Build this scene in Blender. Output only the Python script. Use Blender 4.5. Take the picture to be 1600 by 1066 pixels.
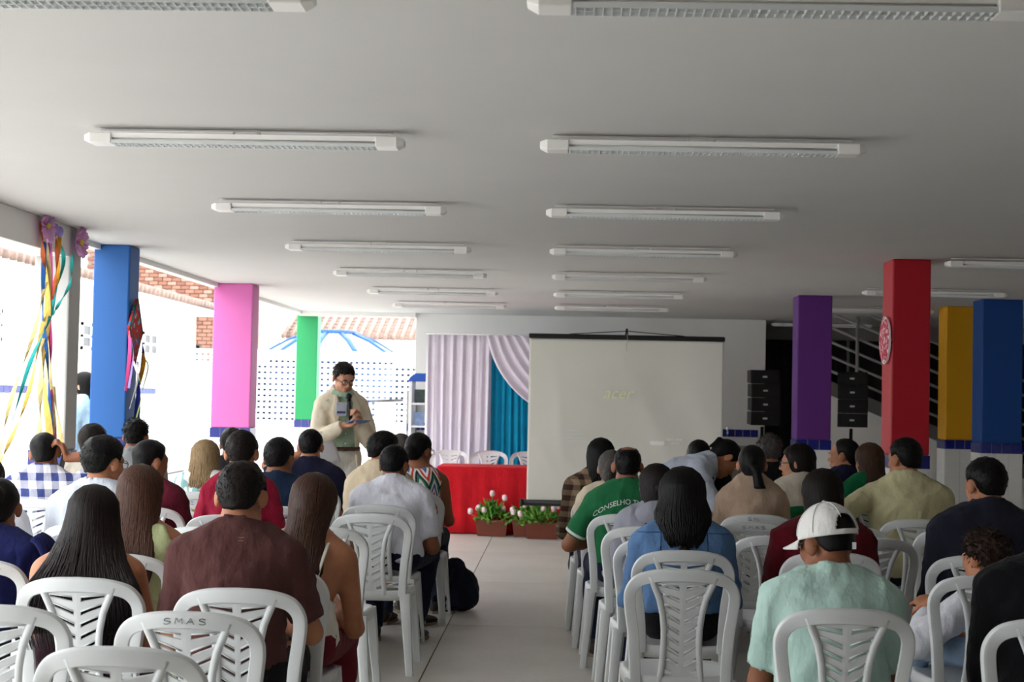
import bpy, bmesh, math, random
import numpy as np
from mathutils import Vector, Matrix, Euler
random.seed(7); rng = np.random.default_rng(7)
PI = math.pi
for o in list(bpy.data.objects): bpy.data.objects.remove(o)
scene = bpy.context.scene
COL = scene.collection

# ------------------------------------------------------------------ camera
def make_camera():
    yaw, tilt, roll, F = 0.0329, 0.0352, 0.0208, 2450.0
    f = Vector((-math.sin(yaw)*math.cos(tilt), math.cos(yaw)*math.cos(tilt), math.sin(tilt)))
    r0 = Vector((math.cos(yaw), math.sin(yaw), 0)); u0 = r0.cross(f)
    c, s = math.cos(roll), math.sin(roll)
    r = r0*c + u0*s; u = -r0*s + u0*c
    cam = bpy.data.cameras.new('camera'); ob = bpy.data.objects.new('camera', cam)
    cam.sensor_width = 36.0; cam.lens = 36.0*F/1600.0; cam.clip_end = 300; cam.clip_start = .05
    m = Matrix((( r.x, u.x, -f.x, 0), (r.y, u.y, -f.y, 0), (r.z, u.z, -f.z, 1.5), (0, 0, 0, 1)))
    ob.matrix_world = m
    cam.dof.use_dof = True; cam.dof.focus_distance = 7.0; cam.dof.aperture_fstop = 6.3
    COL.objects.link(ob); scene.camera = ob
make_camera()

# ------------------------------------------------------------------ overcast sky
world = bpy.data.worlds.new('overcast_sky'); scene.world = world; world.use_nodes = True
wb = world.node_tree.nodes['Background']
wb.inputs[0].default_value = (0.93, 0.97, 1.0, 1); wb.inputs[1].default_value = 1.0
vs = scene.view_settings
vs.view_transform = 'Standard'; vs.look = 'None'; vs.gamma = 1.0; vs.use_curve_mapping = False
vs.exposure = 2.65
scene.cycles.use_denoising = True
scene.cycles.max_bounces = 10; scene.cycles.diffuse_bounces = 6

# ------------------------------------------------------------------ materials
def lin(c):
    if isinstance(c, str):
        c = c.lstrip('#'); c = tuple(int(c[i:i+2], 16)/255 for i in (0, 2, 4))
    return tuple(x/12.92 if x <= .04045 else ((x+.055)/1.055)**2.4 for x in c)
MATS = {}
class NT:
    def __init__(s, m): s.t = m.node_tree; s.n = s.t.nodes; s.b = s.n['Principled BSDF']
    def new(s, typ, **kw):
        n = s.n.new(typ)
        for k, v in kw.items(): setattr(n, k, v)
        return n
    def link(s, a, b): s.t.links.new(a, b)
    def coord(s, scale=(1, 1, 1), rot=(0, 0, 0), what='Object'):
        tc = s.new('ShaderNodeTexCoord'); mp = s.new('ShaderNodeMapping')
        mp.inputs['Scale'].default_value = scale; mp.inputs['Rotation'].default_value = rot
        s.link(tc.outputs[what], mp.inputs['Vector']); return mp.outputs[0]
    def noise(s, vec, scale, detail=3, rough=.6):
        n = s.new('ShaderNodeTexNoise'); n.inputs['Scale'].default_value = scale
        n.inputs['Detail'].default_value = detail; n.inputs['Roughness'].default_value = rough
        if vec is not None: s.link(vec, n.inputs['Vector'])
        return n.outputs['Fac']
    def ramp(s, fac, stops, interp='LINEAR'):
        r = s.new('ShaderNodeValToRGB'); r.color_ramp.interpolation = interp; e = r.color_ramp.elements
        e[0].position = stops[0][0]; e[0].color = (*stops[0][1], 1)
        e[1].position = stops[1][0]; e[1].color = (*stops[1][1], 1)
        for p, c in stops[2:]:
            q = e.new(p); q.color = (*c, 1)
        s.link(fac, r.inputs[0]); return r.outputs[0]
    def math(s, op, a, b=None):
        n = s.new('ShaderNodeMath', operation=op)
        for i, v in enumerate((a, b)):
            if v is None: continue
            if isinstance(v, (int, float)): n.inputs[i].default_value = v
            else: s.link(v, n.inputs[i])
        return n.outputs[0]
    def mix(s, fac, a, b):
        n = s.new('ShaderNodeMix', data_type='RGBA')
        for sock, v in ((n.inputs[0], fac), (n.inputs[6], a), (n.inputs[7], b)):
            if isinstance(v, (int, float)): sock.default_value = v
            elif isinstance(v, tuple): sock.default_value = (*v, 1)
            else: s.link(v, sock)
        return n.outputs[2]
    def bump(s, h, strength, dist=.01):
        n = s.new('ShaderNodeBump'); n.inputs['Strength'].default_value = strength; n.inputs['Distance'].default_value = dist
        s.link(h, n.inputs['Height']); s.link(n.outputs[0], s.b.inputs['Normal'])
def mat(name, col, rough=.6, var=.06, vscale=4, bscale=None, bstr=.2, bdist=.005, metal=0, spec=.4, stretch=(1, 1, 1), alpha=None):
    """plain paint / plastic / cloth: one colour with slight mottling and fine relief"""
    if name in MATS: return MATS[name]
    m = bpy.data.materials.new(name); m.use_nodes = True; t = NT(m); c = lin(col)
    vec = t.coord(stretch)
    if var:
        d = tuple(max(0, x*(1-var*1.6)) for x in c); l = tuple(min(1, x*(1+var)) for x in c)
        t.link(t.ramp(t.noise(vec, vscale, 4), [(.3, d), (.7, l)]), t.b.inputs['Base Color'])
    else: t.b.inputs['Base Color'].default_value = (*c, 1)
    t.b.inputs['Roughness'].default_value = rough; t.b.inputs['Metallic'].default_value = metal
    t.b.inputs['Specular IOR Level'].default_value = spec
    if bscale: t.bump(t.noise(vec, bscale, 4), bstr, bdist)
    if alpha is not None: t.b.inputs['Alpha'].default_value = alpha
    MATS[name] = m; return m
def cloth(name, col, var=.08, knit=220, rough=.95):
    if name in MATS: return MATS[name]
    m = bpy.data.materials.new(name); m.use_nodes = True; t = NT(m); c = lin(col)
    vec = t.coord()
    d = tuple(x*(1-var*1.5) for x in c); l = tuple(min(1, x*(1+var)) for x in c)
    t.link(t.ramp(t.noise(vec, 7, 5), [(.3, d), (.7, l)]), t.b.inputs['Base Color'])
    t.b.inputs['Roughness'].default_value = rough; t.b.inputs['Specular IOR Level'].default_value = .15
    t.b.inputs['Sheen Weight'].default_value = .05
    h = t.math('ADD', t.math('MULTIPLY', t.noise(t.coord((1, 1, .55)), 13, 3), 1.0), t.math('MULTIPLY', t.noise(vec, knit, 1), .06))
    t.bump(h, .55, .03)
    MATS[name] = m; return m
def hairmat(name, col, rough=.55, light=1.7):
    if name in MATS: return MATS[name]
    m = bpy.data.materials.new(name); m.use_nodes = True; t = NT(m); c = lin(col)
    vec = t.coord((1, 1, .06))
    l = tuple(min(1, x*light) for x in c); d = tuple(x*.6 for x in c)
    f = t.noise(vec, 160, 3, .7)
    t.link(t.ramp(f, [(.3, d), (.75, l)]), t.b.inputs['Base Color'])
    t.b.inputs['Roughness'].default_value = rough; t.b.inputs['Specular IOR Level'].default_value = .16
    t.bump(f, .35, .003)
    MATS[name] = m; return m
def skinmat(name, col):
    if name in MATS: return MATS[name]
    m = bpy.data.materials.new(name); m.use_nodes = True; t = NT(m); c = lin(col)
    d = (c[0]*.86, c[1]*.78, c[2]*.75)
    t.link(t.ramp(t.noise(t.coord(), 18, 4), [(.35, d), (.65, c)]), t.b.inputs['Base Color'])
    t.b.inputs['Roughness'].default_value = .55; t.b.inputs['Specular IOR Level'].default_value = .3
    t.bump(t.noise(t.coord(), 260, 2), .08, .002)
    MATS[name] = m; return m

# ------------------------------------------------------------------ objects
def tag(o, label=None, cat=None, group=None, kind=None):
    if label: o['label'] = label
    if cat: o['category'] = cat
    if group: o['group'] = group
    if kind: o['kind'] = kind
    return o
def empty(name, loc=(0, 0, 0), rz=0, label=None, cat=None, group=None, parent=None):
    o = bpy.data.objects.new(name, None); COL.objects.link(o); o.location = loc; o.rotation_euler.z = rz
    o.empty_display_size = .1
    if parent: o.parent = parent
    return tag(o, label, cat, group)
def link(name, me, parent=None, m=None, loc=None, rot=None):
    o = bpy.data.objects.new(name, me); COL.objects.link(o)
    if parent: o.parent = parent
    if m:
        if not me.materials: me.materials.append(m)
        elif me.materials[0] != m:
            o.material_slots[0].link = 'OBJECT'; o.material_slots[0].material = m
    if loc is not None: o.location = loc
    if rot is not None: o.rotation_euler = rot
    return o
def copy_tree(o, parent=None):
    c = o.copy(); COL.objects.link(c); c.parent = parent
    for ch in list(o.children): copy_tree(ch, c)
    return c
def frame(d, up=(0, 0, 1)):
    d = Vector(d).normalized(); up = Vector(up)
    if abs(d.dot(up)) > .97: up = Vector((0, 1, 0)) if abs(d.y) < .9 else Vector((1, 0, 0))
    s = d.cross(up).normalized(); return s, s.cross(d).normalized(), d
class MB:
    def __init__(s): s.v = []; s.f = []
    def add(s, vs, fs):
        b = len(s.v); s.v += [tuple(x) for x in vs]; s.f += [tuple(i+b for i in f) for f in fs]
    def box(s, c, d, rz=0, R=None):
        x, y, z = (q/2 for q in d)
        p = [Vector((i*x, j*y, k*z)) for k in (-1, 1) for j in (-1, 1) for i in (-1, 1)]
        if R is None and rz: R = Matrix.Rotation(rz, 3, 'Z')
        if R is not None: p = [R @ q for q in p]
        s.add([q+Vector(c) for q in p], [(0, 2, 3, 1), (4, 5, 7, 6), (0, 1, 5, 4), (2, 6, 7, 3), (0, 4, 6, 2), (1, 3, 7, 5)]); return s
    def b2(s, lo, hi): return s.box([(a+b)/2 for a, b in zip(lo, hi)], [abs(b-a) for a, b in zip(lo, hi)])
    def ring_loft(s, rings, cap=True, closed=True):
        b = len(s.v); n = len(rings[0])
        for r in rings: s.v += [tuple(p) for p in r]
        m = n if closed else n-1
        for i in range(len(rings)-1):
            for j in range(m):
                k = (j+1) % n
                s.f.append((b+i*n+j, b+i*n+k, b+(i+1)*n+k, b+(i+1)*n+j))
        if cap:
            s.f.append(tuple(b+j for j in range(n))[::-1]); q = b+(len(rings)-1)*n
            s.f.append(tuple(q+j for j in range(n)))
        return s
    def tube(s, pts, r, n=8, flat=None, up=(0, 0, 1), cap=True):
        pts = [Vector(p) for p in pts]; rings = []; N = len(pts)
        for i, p in enumerate(pts):
            d = (pts[min(i+1, N-1)]-pts[max(i-1, 0)])
            a, b, _ = frame(d, up)
            rr = r[i] if isinstance(r, (list, tuple)) else r
            ra, rb = (rr, rr) if flat is None else (rr*flat[0], rr*flat[1])
            rings.append([p+a*math.cos(2*PI*j/n)*ra+b*math.sin(2*PI*j/n)*rb for j in range(n)])
        return s.ring_loft(rings, cap)
    def cyl(s, a, b, r0, r1=None, n=12): return s.tube([a, b], [r0, r0 if r1 is None else r1], n)
    def lathe(s, c, prof, n=16):
        c = Vector(c)
        return s.ring_loft([[c+Vector((r*math.cos(2*PI*j/n), r*math.sin(2*PI*j/n), z)) for j in range(n)] for r, z in prof])
    def grid(s, fn, nu, nv):
        b = len(s.v)
        for i in range(nu+1):
            for j in range(nv+1): s.v.append(tuple(fn(i/nu, j/nv)))
        for i in range(nu):
            for j in range(nv):
                a = b+i*(nv+1)+j; s.f.append((a, a+nv+1, a+nv+2, a+1))
        return s
    def ball(s, c, r, nu=10, nv=7, R=None):
        c = Vector(c); r = (r, r, r) if isinstance(r, (int, float)) else r; rings = []
        for i in range(nv+1):
            th = PI*max(.02, min(.98, i/nv))
            rg = []
            for j in range(nu):
                q = Vector((r[0]*math.sin(th)*math.cos(2*PI*j/nu), r[1]*math.sin(th)*math.sin(2*PI*j/nu), -r[2]*math.cos(th)))
                rg.append(c+(R @ q if R is not None else q))
            rings.append(rg)
        return s.ring_loft(rings)
    def prism(s, poly, axis, lo, hi):
        """2D polygon extruded along axis ('x','y','z')"""
        def P(q, t): return {'x': (t, q[0], q[1]), 'y': (q[0], t, q[1]), 'z': (q[0], q[1], t)}[axis]
        return s.ring_loft([[P(q, lo) for q in poly], [P(q, hi) for q in poly]])
    def mesh(s, name, smooth=False, merge=0):
        me = bpy.data.meshes.new(name); me.from_pydata(s.v, [], s.f); me.validate()
        bm = bmesh.new(); bm.from_mesh(me)
        if merge: bmesh.ops.remove_doubles(bm, verts=bm.verts, dist=merge)
        bmesh.ops.recalc_face_normals(bm, faces=bm.faces); bm.to_mesh(me); bm.free()
        if smooth: me.shade_smooth()
        return me
    def build(s, name, m, parent=None, smooth=False, bevel=0, seg=2, solid=0, sub=0, label=None):
        o = link(name, s.mesh(name, smooth), parent, m)
        if solid:
            md = o.modifiers.new('solid', 'SOLIDIFY'); md.thickness = solid; md.offset = 0
        if bevel:
            md = o.modifiers.new('bevel', 'BEVEL'); md.width = bevel; md.segments = seg; md.limit_method = 'ANGLE'; md.angle_limit = .6
        if sub:
            md = o.modifiers.new('sub', 'SUBSURF'); md.levels = sub; md.render_levels = sub
        if label: o['label'] = label
        return o
def smooth_path(pts, n=8):
    """Catmull-Rom through the points"""
    P = [Vector(p) for p in pts]; P = [2*P[0]-P[1]]+P+[2*P[-1]-P[-2]]; out = []
    for i in range(1, len(P)-2):
        for k in range(n):
            t = k/n; a, b, c, d = P[i-1], P[i], P[i+1], P[i+2]
            out.append(.5*((2*b)+(-a+c)*t+(2*a-5*b+4*c-d)*t*t+(-a+3*b-3*c+d)*t**3))
    out.append(P[-2]); return out
def text(body, size, m, parent, loc, rot, name='lettering', align='CENTER', extrude=.0008, shear=0, spacing=1.0, label=None):
    cu = bpy.data.curves.new('lettering_curve', 'FONT'); cu.body = body; cu.size = size; cu.align_x = align; cu.extrude = extrude; cu.shear = shear
    cu.space_character = spacing
    tmp = bpy.data.objects.new('tmp_text', cu); COL.objects.link(tmp)
    dg = bpy.context.evaluated_depsgraph_get(); me = bpy.data.meshes.new_from_object(tmp.evaluated_get(dg))
    bpy.data.objects.remove(tmp); bpy.data.curves.remove(cu)
    o = link(name, me, parent, None, loc, rot); me.materials.clear(); me.materials.append(m)
    if label: o['label'] = label
    return o
# ================================================================== the setting
m_ceil = mat('ceiling_paint', '#d1cfcd', .9, .015, 1.2, 60, .05)
m_white = mat('white_paint', '#ecebe8', .85, .02, 1.5, 80, .06)
m_out = mat('outdoor_white_paint', '#f0efec', .9, .03, 1.2, 40, .1)
m_grout = mat('tile_grout', '#c9c7c2', .9, .05)
m_joint = mat('slab_joint', '#6e6a64', .9, .05)
m_wtile = mat('white_glazed_tile', '#e6e5e2', .25, .02, 3)
m_btile = mat('cobalt_glazed_tile', '#1d2479', .2, .1, 6)
m_black = mat('black_plastic', '#101112', .5, .05)
m_dark = mat('dark_gate_paint', '#1a1a1b', .6, .05)
m_steel = mat('grey_steel', '#7d7f80', .4, .05, metal=.6)

def concrete(name, a, b, rough):
    m = bpy.data.materials.new(name); m.use_nodes = True; t = NT(m)
    v = t.coord(what='Object'); n1 = t.noise(v, 1.3, 6, .65); n2 = t.noise(v, 26, 4, .7)
    f = t.math('ADD', t.math('MULTIPLY', n1, .7), t.math('MULTIPLY', n2, .3))
    t.link(t.ramp(f, [(.35, lin(a)), (.65, lin(b))]), t.b.inputs['Base Color'])
    t.b.inputs['Roughness'].default_value = rough; t.bump(n2, .06, .002); return m
m_floor = concrete('polished_concrete', '#bdb8b0', '#cfcac3', .42)
m_yard = concrete('yard_concrete', '#c9c6bf', '#dedbd5', .9)

def struct(name, mb, m, parent=None, **k):
    o = mb.build(name, m, parent, **k)
    if parent is None: o['kind'] = 'structure'
    return o
# floor: base in the colour of the joints, slabs set on it
floor = struct('floor', MB().b2((-3.6, -6, -.12), (7.2, 27, -.004)), m_joint)
sx, sy = 2.2, 2.4
slab = {}
for i in range(-2, 5):
    for j in range(-7, 8):
        x0, x1 = -.72+i*sx, -.72+(i+1)*sx; y0, y1 = 10.27+j*sy, 10.27+(j+1)*sy
        x0 = max(x0, -3.6); x1 = min(x1, 7.2)
        if x1-x0 < .1: continue
        w = round(x1-x0, 3)
        if w not in slab: slab[w] = MB().box((0, 0, -.03), (w-.008, sy-.008, .06)).mesh('slab')
        link('slab', slab[w], floor, m_floor, ((x0+x1)/2, (y0+y1)/2, 0))
struct('ground', MB().b2((-40, -30, -.3), (-3.6, 70, -.02)).b2((-3.6, 27, -.3), (30, 70, -.02)).b2((-3.6, -30, -.3), (30, -6, -.02)), m_yard)
struct('ceiling', MB().b2((-3.47, -5, 2.56), (7.2, 20.72, 2.74)).b2((2.43, 20.72, 2.56), (7.2, 24.2, 2.74)), m_ceil)
struct('trim_1', MB().b2((-3.52, 10.5, 2.52), (-3.43, 20.5, 2.78)), m_white)          # drip edge along the open side
struct('beam', MB().b2((-3.52, -5, 2.36), (-3.27, 10.45, 2.56)), m_white, bevel=.006)
struct('trim_2', MB().b2((-3.47, 20.36, 2.50), (-1.94, 20.5, 2.56)), m_white)

# back wall with its tiled dado
wall = struct('wall_back', MB().b2((-1.94, 20.5, 0), (2.63, 20.7, 2.56)), m_white, bevel=.004)
TB = MB().box((0, 0, 0), (.096, .012, .096)).mesh('tile_small'); TW = MB().box((0, 0, 0), (.147, .010, .147)).mesh('tile_large')
for i in range(45): link('blue_tile', TB, wall, m_btile, (-1.90+i*.1, 20.498, 1.08))
for i in range(30):
    for j in range(7): link('white_tile', TW, wall, m_wtile, (-1.865+i*.15, 20.499, .955-j*.15))
struct('wall_corridor', MB().b2((2.4, 24, 0), (7.2, 24.2, 2.56)).b2((2.43, 20.7, 0), (2.63, 24, 2.56)), mat('corridor_shade', '#2c2a2a', .8, .05))  # gloom of the unlit corridor put into the wall colour
struct('wall_front_blocker', MB().b2((-3.5, -5.2, 0), (7.2, -5, 2.56)), m_white)  # unseen wall behind the camera, added to cut the light from there
struct('wall_left_blocker', MB().b2((-3.5, -5, 0), (-3.3, 1.4, 2.36)), m_white)  # unseen wall, added; its length is set to darken the pillar fronts
struct('wall_right', MB().b2((7.0, -5, 0), (7.2, 24, 2.56)), m_white)
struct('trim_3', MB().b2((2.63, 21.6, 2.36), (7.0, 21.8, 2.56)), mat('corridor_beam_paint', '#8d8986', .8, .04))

# ------------------------------------------------------------------ pillars
def pillar(x0, x1, y0, y1, mt, label, tiles=True, band=1.13):
    cx, cy = (x0+x1)/2, (y0+y1)/2; w, d = x1-x0, y1-y0
    e = empty('pillar', (cx, cy, 0), 0, label, 'pillar', 'square pillars of the hall')
    MB().box((0, 0, (band+2.56)/2 if tiles else 1.28), (w, d, 2.56-band if tiles else 2.56)).build('shaft', mt, e, bevel=.012)
    if tiles:
        MB().box((0, 0, band/2), (w-.004, d-.004, band)).build('plinth', m_grout, e)
        for face in range(4):
            L = w if face % 2 == 0 else d; off = (d if face % 2 == 0 else w)/2
            rz = face*PI/2; c, s = math.cos(rz), math.sin(rz)
            n = max(2, round(L/.1)); st = L/n
            for i in range(n):
                u = -L/2+st*(i+.5); p = (c*u+s*off, s*u-c*off, band-.048)
                o = link('blue_tile', TB, e, m_btile, p, (0, 0, rz)); o.scale.x = (st-.006)/.096
            n2 = max(2, round(L/.15)); st = L/n2
            for i in range(n2):
                for j in range(7):
                    u = -L/2+st*(i+.5); p = (c*u+s*off, s*u-c*off, band-.17-j*.148)
                    o = link('white_tile', TW, e, m_wtile, p, (0, 0, rz)); o.scale.x = (st-.005)/.147
    return e
def paint(n, c): return mat(n, c, .55, .02, 2, 90, .05)
pillar(-3.48, -3.21, 11.45, 11.72, paint('blue_paint', '#16569a'), 'bright blue square pillar on the open left side with a floral kite')
pillar(-3.47, -3.08, 15.40, 15.72, paint('pink_paint', '#d067ab'), 'pink square pillar on the open left side')
pillar(-3.52, -3.24, 20.55, 20.83, paint('green_paint', '#289a5c'), 'green square pillar at the far end of the open side')
pillar(2.31, 2.65, 15.57, 15.91, paint('purple_paint', '#5f277c'), 'purple square pillar between the two loudspeaker stacks')
pillar(2.39, 2.67, 11.50, 11.85, paint('red_paint', '#b01025'), 'red square pillar with a round floral disc')
pillar(4.09, 4.40, 16.90, 17.25, paint('yellow_paint', '#d89c00'), 'yellow square pillar on the right')
pillar(4.14, 4.54, 15.65, 16.02, paint('navy_blue_paint', '#0d4288'), 'dark blue square pillar at the far right')
wp = pillar(-3.50, -3.262, 10.22, 10.462, mat('grey_white_paint', '#b9b9b7', .8, .02), 'plain white pillar under the left beam hung with ribbons', tiles=True, band=1.08)

# ------------------------------------------------------------------ stair behind the right pillars
st = empty('stair_flight', (3.2, 19.0, 0), 0, 'white-walled stair flight with slanting pipe rails behind the yellow pillar', 'stair')
sl = -.41
def zs(x): return 1.60+sl*(x-.0)
MB().prism([(0, 0), (3.6, 0), (3.6, zs(3.6)), (0, zs(0))], 'y', 0, .14).build('side_wall', m_white, st)
MB().prism([(0, zs(0)), (3.6, zs(3.6)), (3.6, zs(3.6)+.17), (0, zs(0)+.17)], 'y', -.03, .17).build('stringer', mat('stringer_paint', '#6d6a68', .8, .05), st)
for k in range(6):
    z = .30+k*.175
    MB().cyl((0, .07, zs(0)+z), (3.6, .07, zs(3.6)+z), .016, n=8).build('rail', mat('rail_paint', '#8b8885', .5, .04), st, smooth=True)
for x in (.35, 1.4, 2.5, 3.5):
    MB().cyl((x, .07, zs(x)+.1), (x, .07, min(2.55, zs(x)+1.25)), .02, n=8).build('post', MATS['rail_paint'], st, smooth=True)
for k in range(11):
    MB().box((.16+k*.33, .6, zs(.16+k*.33)-.02), (.36, .9, .05)).build('step', mat('step_concrete', '#8f8b86', .9, .06), st)
# dark sliding gate in the corridor
gt = empty('steel_gate', (2.75, 22.6, 0), 0, 'dark steel gate closing the corridor beyond the purple pillar', 'gate')
MB().box((.05, 0, 1.2), (.06, .06, 2.4)).box((2.0, 0, 1.2), (.06, .06, 2.4)).box((1.02, 0, 2.37), (2.0, .06, .06)).box((1.02, 0, .05), (2.0, .06, .06)).build('gate_frame', m_dark, gt)
for k in range(7): MB().box((.2+k*.27, .01, 1.2), (.255, .02, 2.26)).build('panel', m_dark, gt, bevel=.004)
lg = empty('wall_ladder', (3.62, 21.4, 0), 0, 'grey steel rack with two uprights behind the right loudspeaker stack', 'rack')
for x in (0, .24): MB().box((x, 0, 1.2), (.03, .03, 2.36)).build('upright', m_steel, lg)
for k in range(6): MB().box((.12, 0, .3+k*.36), (.24, .02, .03)).build('rung', m_dark, lg)

# ------------------------------------------------------------------ ceiling lights
m_lw = mat('lamp_white_enamel', '#f3f1ee', .35, .01); m_lv = mat('clear_louvre', '#dfe2e3', .25, .02, spec=.6)
def make_light():
    e = empty('ceiling_light', (0, 0, 0)); e['category'] = 'ceiling light'; e['group'] = 'fluorescent battens on the ceiling'
    MB().prism([(-.045, .0), (.045, .0), (.035, -.018), (-.035, -.018)], 'x', .02, 1.28).build('tray', m_lw, e)
    for x0, x1, s in ((0, .115, 1), (1.3, 1.185, -1)):
        mb = MB(); a = x0+s*.03
        mb.ring_loft([[(x0, -.03, -.006), (x0, .03, -.006), (x0, .03, -.030), (x0, -.03, -.030)],
                      [(a, -.05, .001), (a, .05, .001), (a, .05, -.042), (a, -.05, -.042)],
                      [(x1, -.05, .001), (x1, .05, .001), (x1, .05, -.042), (x1, -.05, -.042)]])
        mb.build('end_cap', m_lw, e, bevel=.004)
    for y in (-.02, .02): MB().cyl((.11, y, -.026), (1.19, y, -.026), .008, n=10).build('tube', mat('lamp_tube', '#f4f4f2', .3, 0), e, smooth=True)
    mb = MB()
    for k in range(46): mb.box((.125+k*.0233, 0, -.036), (.002, .088, .014))
    for y in (-.044, 0, .044): mb.box((.65, y, -.036), (1.07, .002, .014))
    o = mb.build('louvre', m_lv, e); o['kind'] = 'stuff'
    mb = MB(); mb.tube(smooth_path([(.60, .03, .0), (.60, .03, .022), (.65, .03, .03), (.70, .03, .022), (.70, .03, 0)], 3), .006, 6)
    mb.box((.65, .03, .024), (1.2, .02, .006)); mb.build('conduit_clip', m_lw, e)
    return e
L0 = make_light(); first = True
def put_light(x, y, label):
    global first
    e = L0 if first else copy_tree(L0); first = False
    e.location = (x, y, 2.53); e['label'] = label
ordl = ['nearest the camera', 'second from the camera', 'third from the camera', 'fourth from the camera', 'fifth from the camera', 'sixth from the camera', 'farthest from the camera']
for i in range(7):
    put_light(-1.956, 3.983+2.2989*i, 'white batten light of the left ceiling row, '+ordl[i])
    put_light(-.110, 3.983+2.2989*i, 'white batten light of the middle ceiling row, '+ordl[i])
for y, l in ((11.3, 'just right of the red pillar'), (14.4, 'passing behind the red pillar top'), (17.2, 'between the purple and red pillars'), (20.62, 'in the corridor beyond the purple pillar')):
    put_light(2.72, y, 'white batten light of the right row, '+l)

# ------------------------------------------------------------------ washing trough and tap on the back wall
t = empty('wash_trough', (2.1, 20.2, 0), 0, 'grey concrete wash trough under the tap on the back wall', 'trough')
m_con = mat('trough_concrete', '#8b8580', .9, .08, 5, 50, .2)
MB().b2((-.9, -.26, .62), (.45, -.2, .92)).b2((-.9, .22, .62), (.45, .28, .92)).b2((-.9, -.26, .55), (.45, .28, .62)).b2((-.9, -.2, .62), (-.84, .22, .92)).b2((.39, -.2, .62), (.45, .22, .92)).build('basin', m_con, t, bevel=.01)
for x in (-.7, .3): MB().box((x, .05, .275), (.12, .4, .55)).build('leg', m_con, t)
t = empty('water_tap', (2.14, 20.49, 1.12), 0, 'chrome water tap on the blue tile band', 'tap')
m_chrome = mat('chrome', '#c9ccce', .2, 0, metal=1)
MB().tube(smooth_path([(0, 0, 0), (0, -.07, 0), (0, -.11, -.01), (0, -.12, -.05)], 4), .011, 8).build('spout', m_chrome, t, smooth=True)
MB().cyl((0, -.06, 0), (0, -.06, .04), .009, n=8).box((0, -.06, .045), (.05, .012, .01)).build('handle', m_chrome, t)

# ================================================================== outdoors
# neighbouring school block: long wall with tiled band, small windows and tiled eave
nb = empty('school_block', (-7.0, 22, 0), 0, 'white school block with clay tile eave beyond the blue pillar', 'building')
MB().b2((-3, -14, 0), (0, 7.6, 2.9)).build('wall', m_out, nb)
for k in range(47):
    link('blue_tile', TB, nb, m_btile if k < 22 else mat('glare_pale_tile', '#6f78a8', .3, .1), (.004, -5+k*.21, 1.46), (0, 0, PI/2)).scale = (2.1, 1, 1)  # farther tiles are a paler copy: glare put into their colour
for y in (.95, 4.3, -3.2):
    w = MB().b2((-.02, y-.45, 2.05), (.03, y+.45, 2.10)).b2((-.02, y-.45, 2.40), (.03, y+.45, 2.45)).b2((-.02, y-.45, 2.05), (.03, y-.40, 2.45)).b2((-.02, y+.40, 2.05), (.03, y+.45, 2.45)).b2((-.02, y-.45, 2.23), (.03, y+.45, 2.27)).b2((-.02, y-.03, 2.05), (.03, y+.03, 2.45)).build('window', m_out, nb)
    for a in (-1, 1):
        for z in (2.165, 2.335): MB().box((.006, y+a*.215, z), (.01, .37, .13)).build('pane', mat('dim_glass', '#4a4d50', .3, .15, 20), w)
m_clay = mat('clay_roof_tile', '#927b70', .85, .18, 9, 40, .2)
MB().b2((-3.2, -14.2, 2.9), (.55, 7.9, 3.0)).build('fascia', m_out, nb)
mb = MB()
for k in range(88):
    y = -14+k*.25
    mb.tube([(.62, y, 3.02), (-.6, y, 3.22), (-3.2, y, 3.62)], .07, 7, cap=True)
    mb.tube([(.55, y+.125, 2.99), (-.6, y+.125, 3.17), (-3.2, y+.125, 3.57)], .06, 5)
o = mb.build('clay_tiles', m_clay, nb, smooth=True); o['kind'] = 'stuff'

# unplastered brick house behind
bh = empty('brick_house', (-7.9, 34, 0), 0, 'unplastered red brick house rising behind the school block', 'building')
m_mort = mat('mortar', '#968d84', .95, .08, 6, 40, .3)
MB().b2((-2.6, .06, 0), (1.25, 2.6, 5.35)).build('wall_core', m_mort, bh)
m_br = [mat('brick_red_%d' % i, c, .9, .12, 12, 60, .3) for i, c in enumerate(('#7f5747', '#8a6353', '#754e40', '#967668'))]
BR = MB().box((0, 0, 0), (.187, .12, .072)).mesh('brick'); allb = []
for j in range(62):
    z = .05+j*.0855
    for i in range(20):
        x = -2.49+i*.20+(.10 if j % 2 else 0)
        if x > 1.16: continue
        if -.72 < x < .02 and 1.98 < z < 2.50: continue
        allb.append((z, x))
allb.sort(key=lambda q: (0 if (q[0] > 2.15) else 1, abs(q[0]-3.6)))
for k, (z, x) in enumerate(allb):
    if k < 300: link('brick', BR, bh, m_br[(k*7+int(z*31)) % 4], (x, .03+.012*math.sin(k*5.1), z))
mb = MB()
for k, (z, x) in enumerate(allb[300:]): mb.box((x, .03, z), (.187, .12, .072))
o = mb.build('brickwork', m_br[1], bh); o['kind'] = 'stuff'
w = MB().b2((-.62, .0, 2.03), (-.07, .08, 2.08)).b2((-.62, .0, 2.41), (-.07, .08, 2.46)).b2((-.62, 0, 2.03), (-.57, .08, 2.46)).b2((-.12, 0, 2.03), (-.07, .08, 2.46)).build('window', mat('blue_grey_shutter', '#46606b', .6, .1), bh)
for k in range(4): MB().box((-.345, .05, 2.11+k*.09), (.44, .03, .06)).build('slat', MATS['blue_grey_shutter'], w)
# yard wall
struct('wall_yard', MB().b2((-9, 30, 0), (-6.4, 30.2, 2.05)), m_out)
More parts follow.
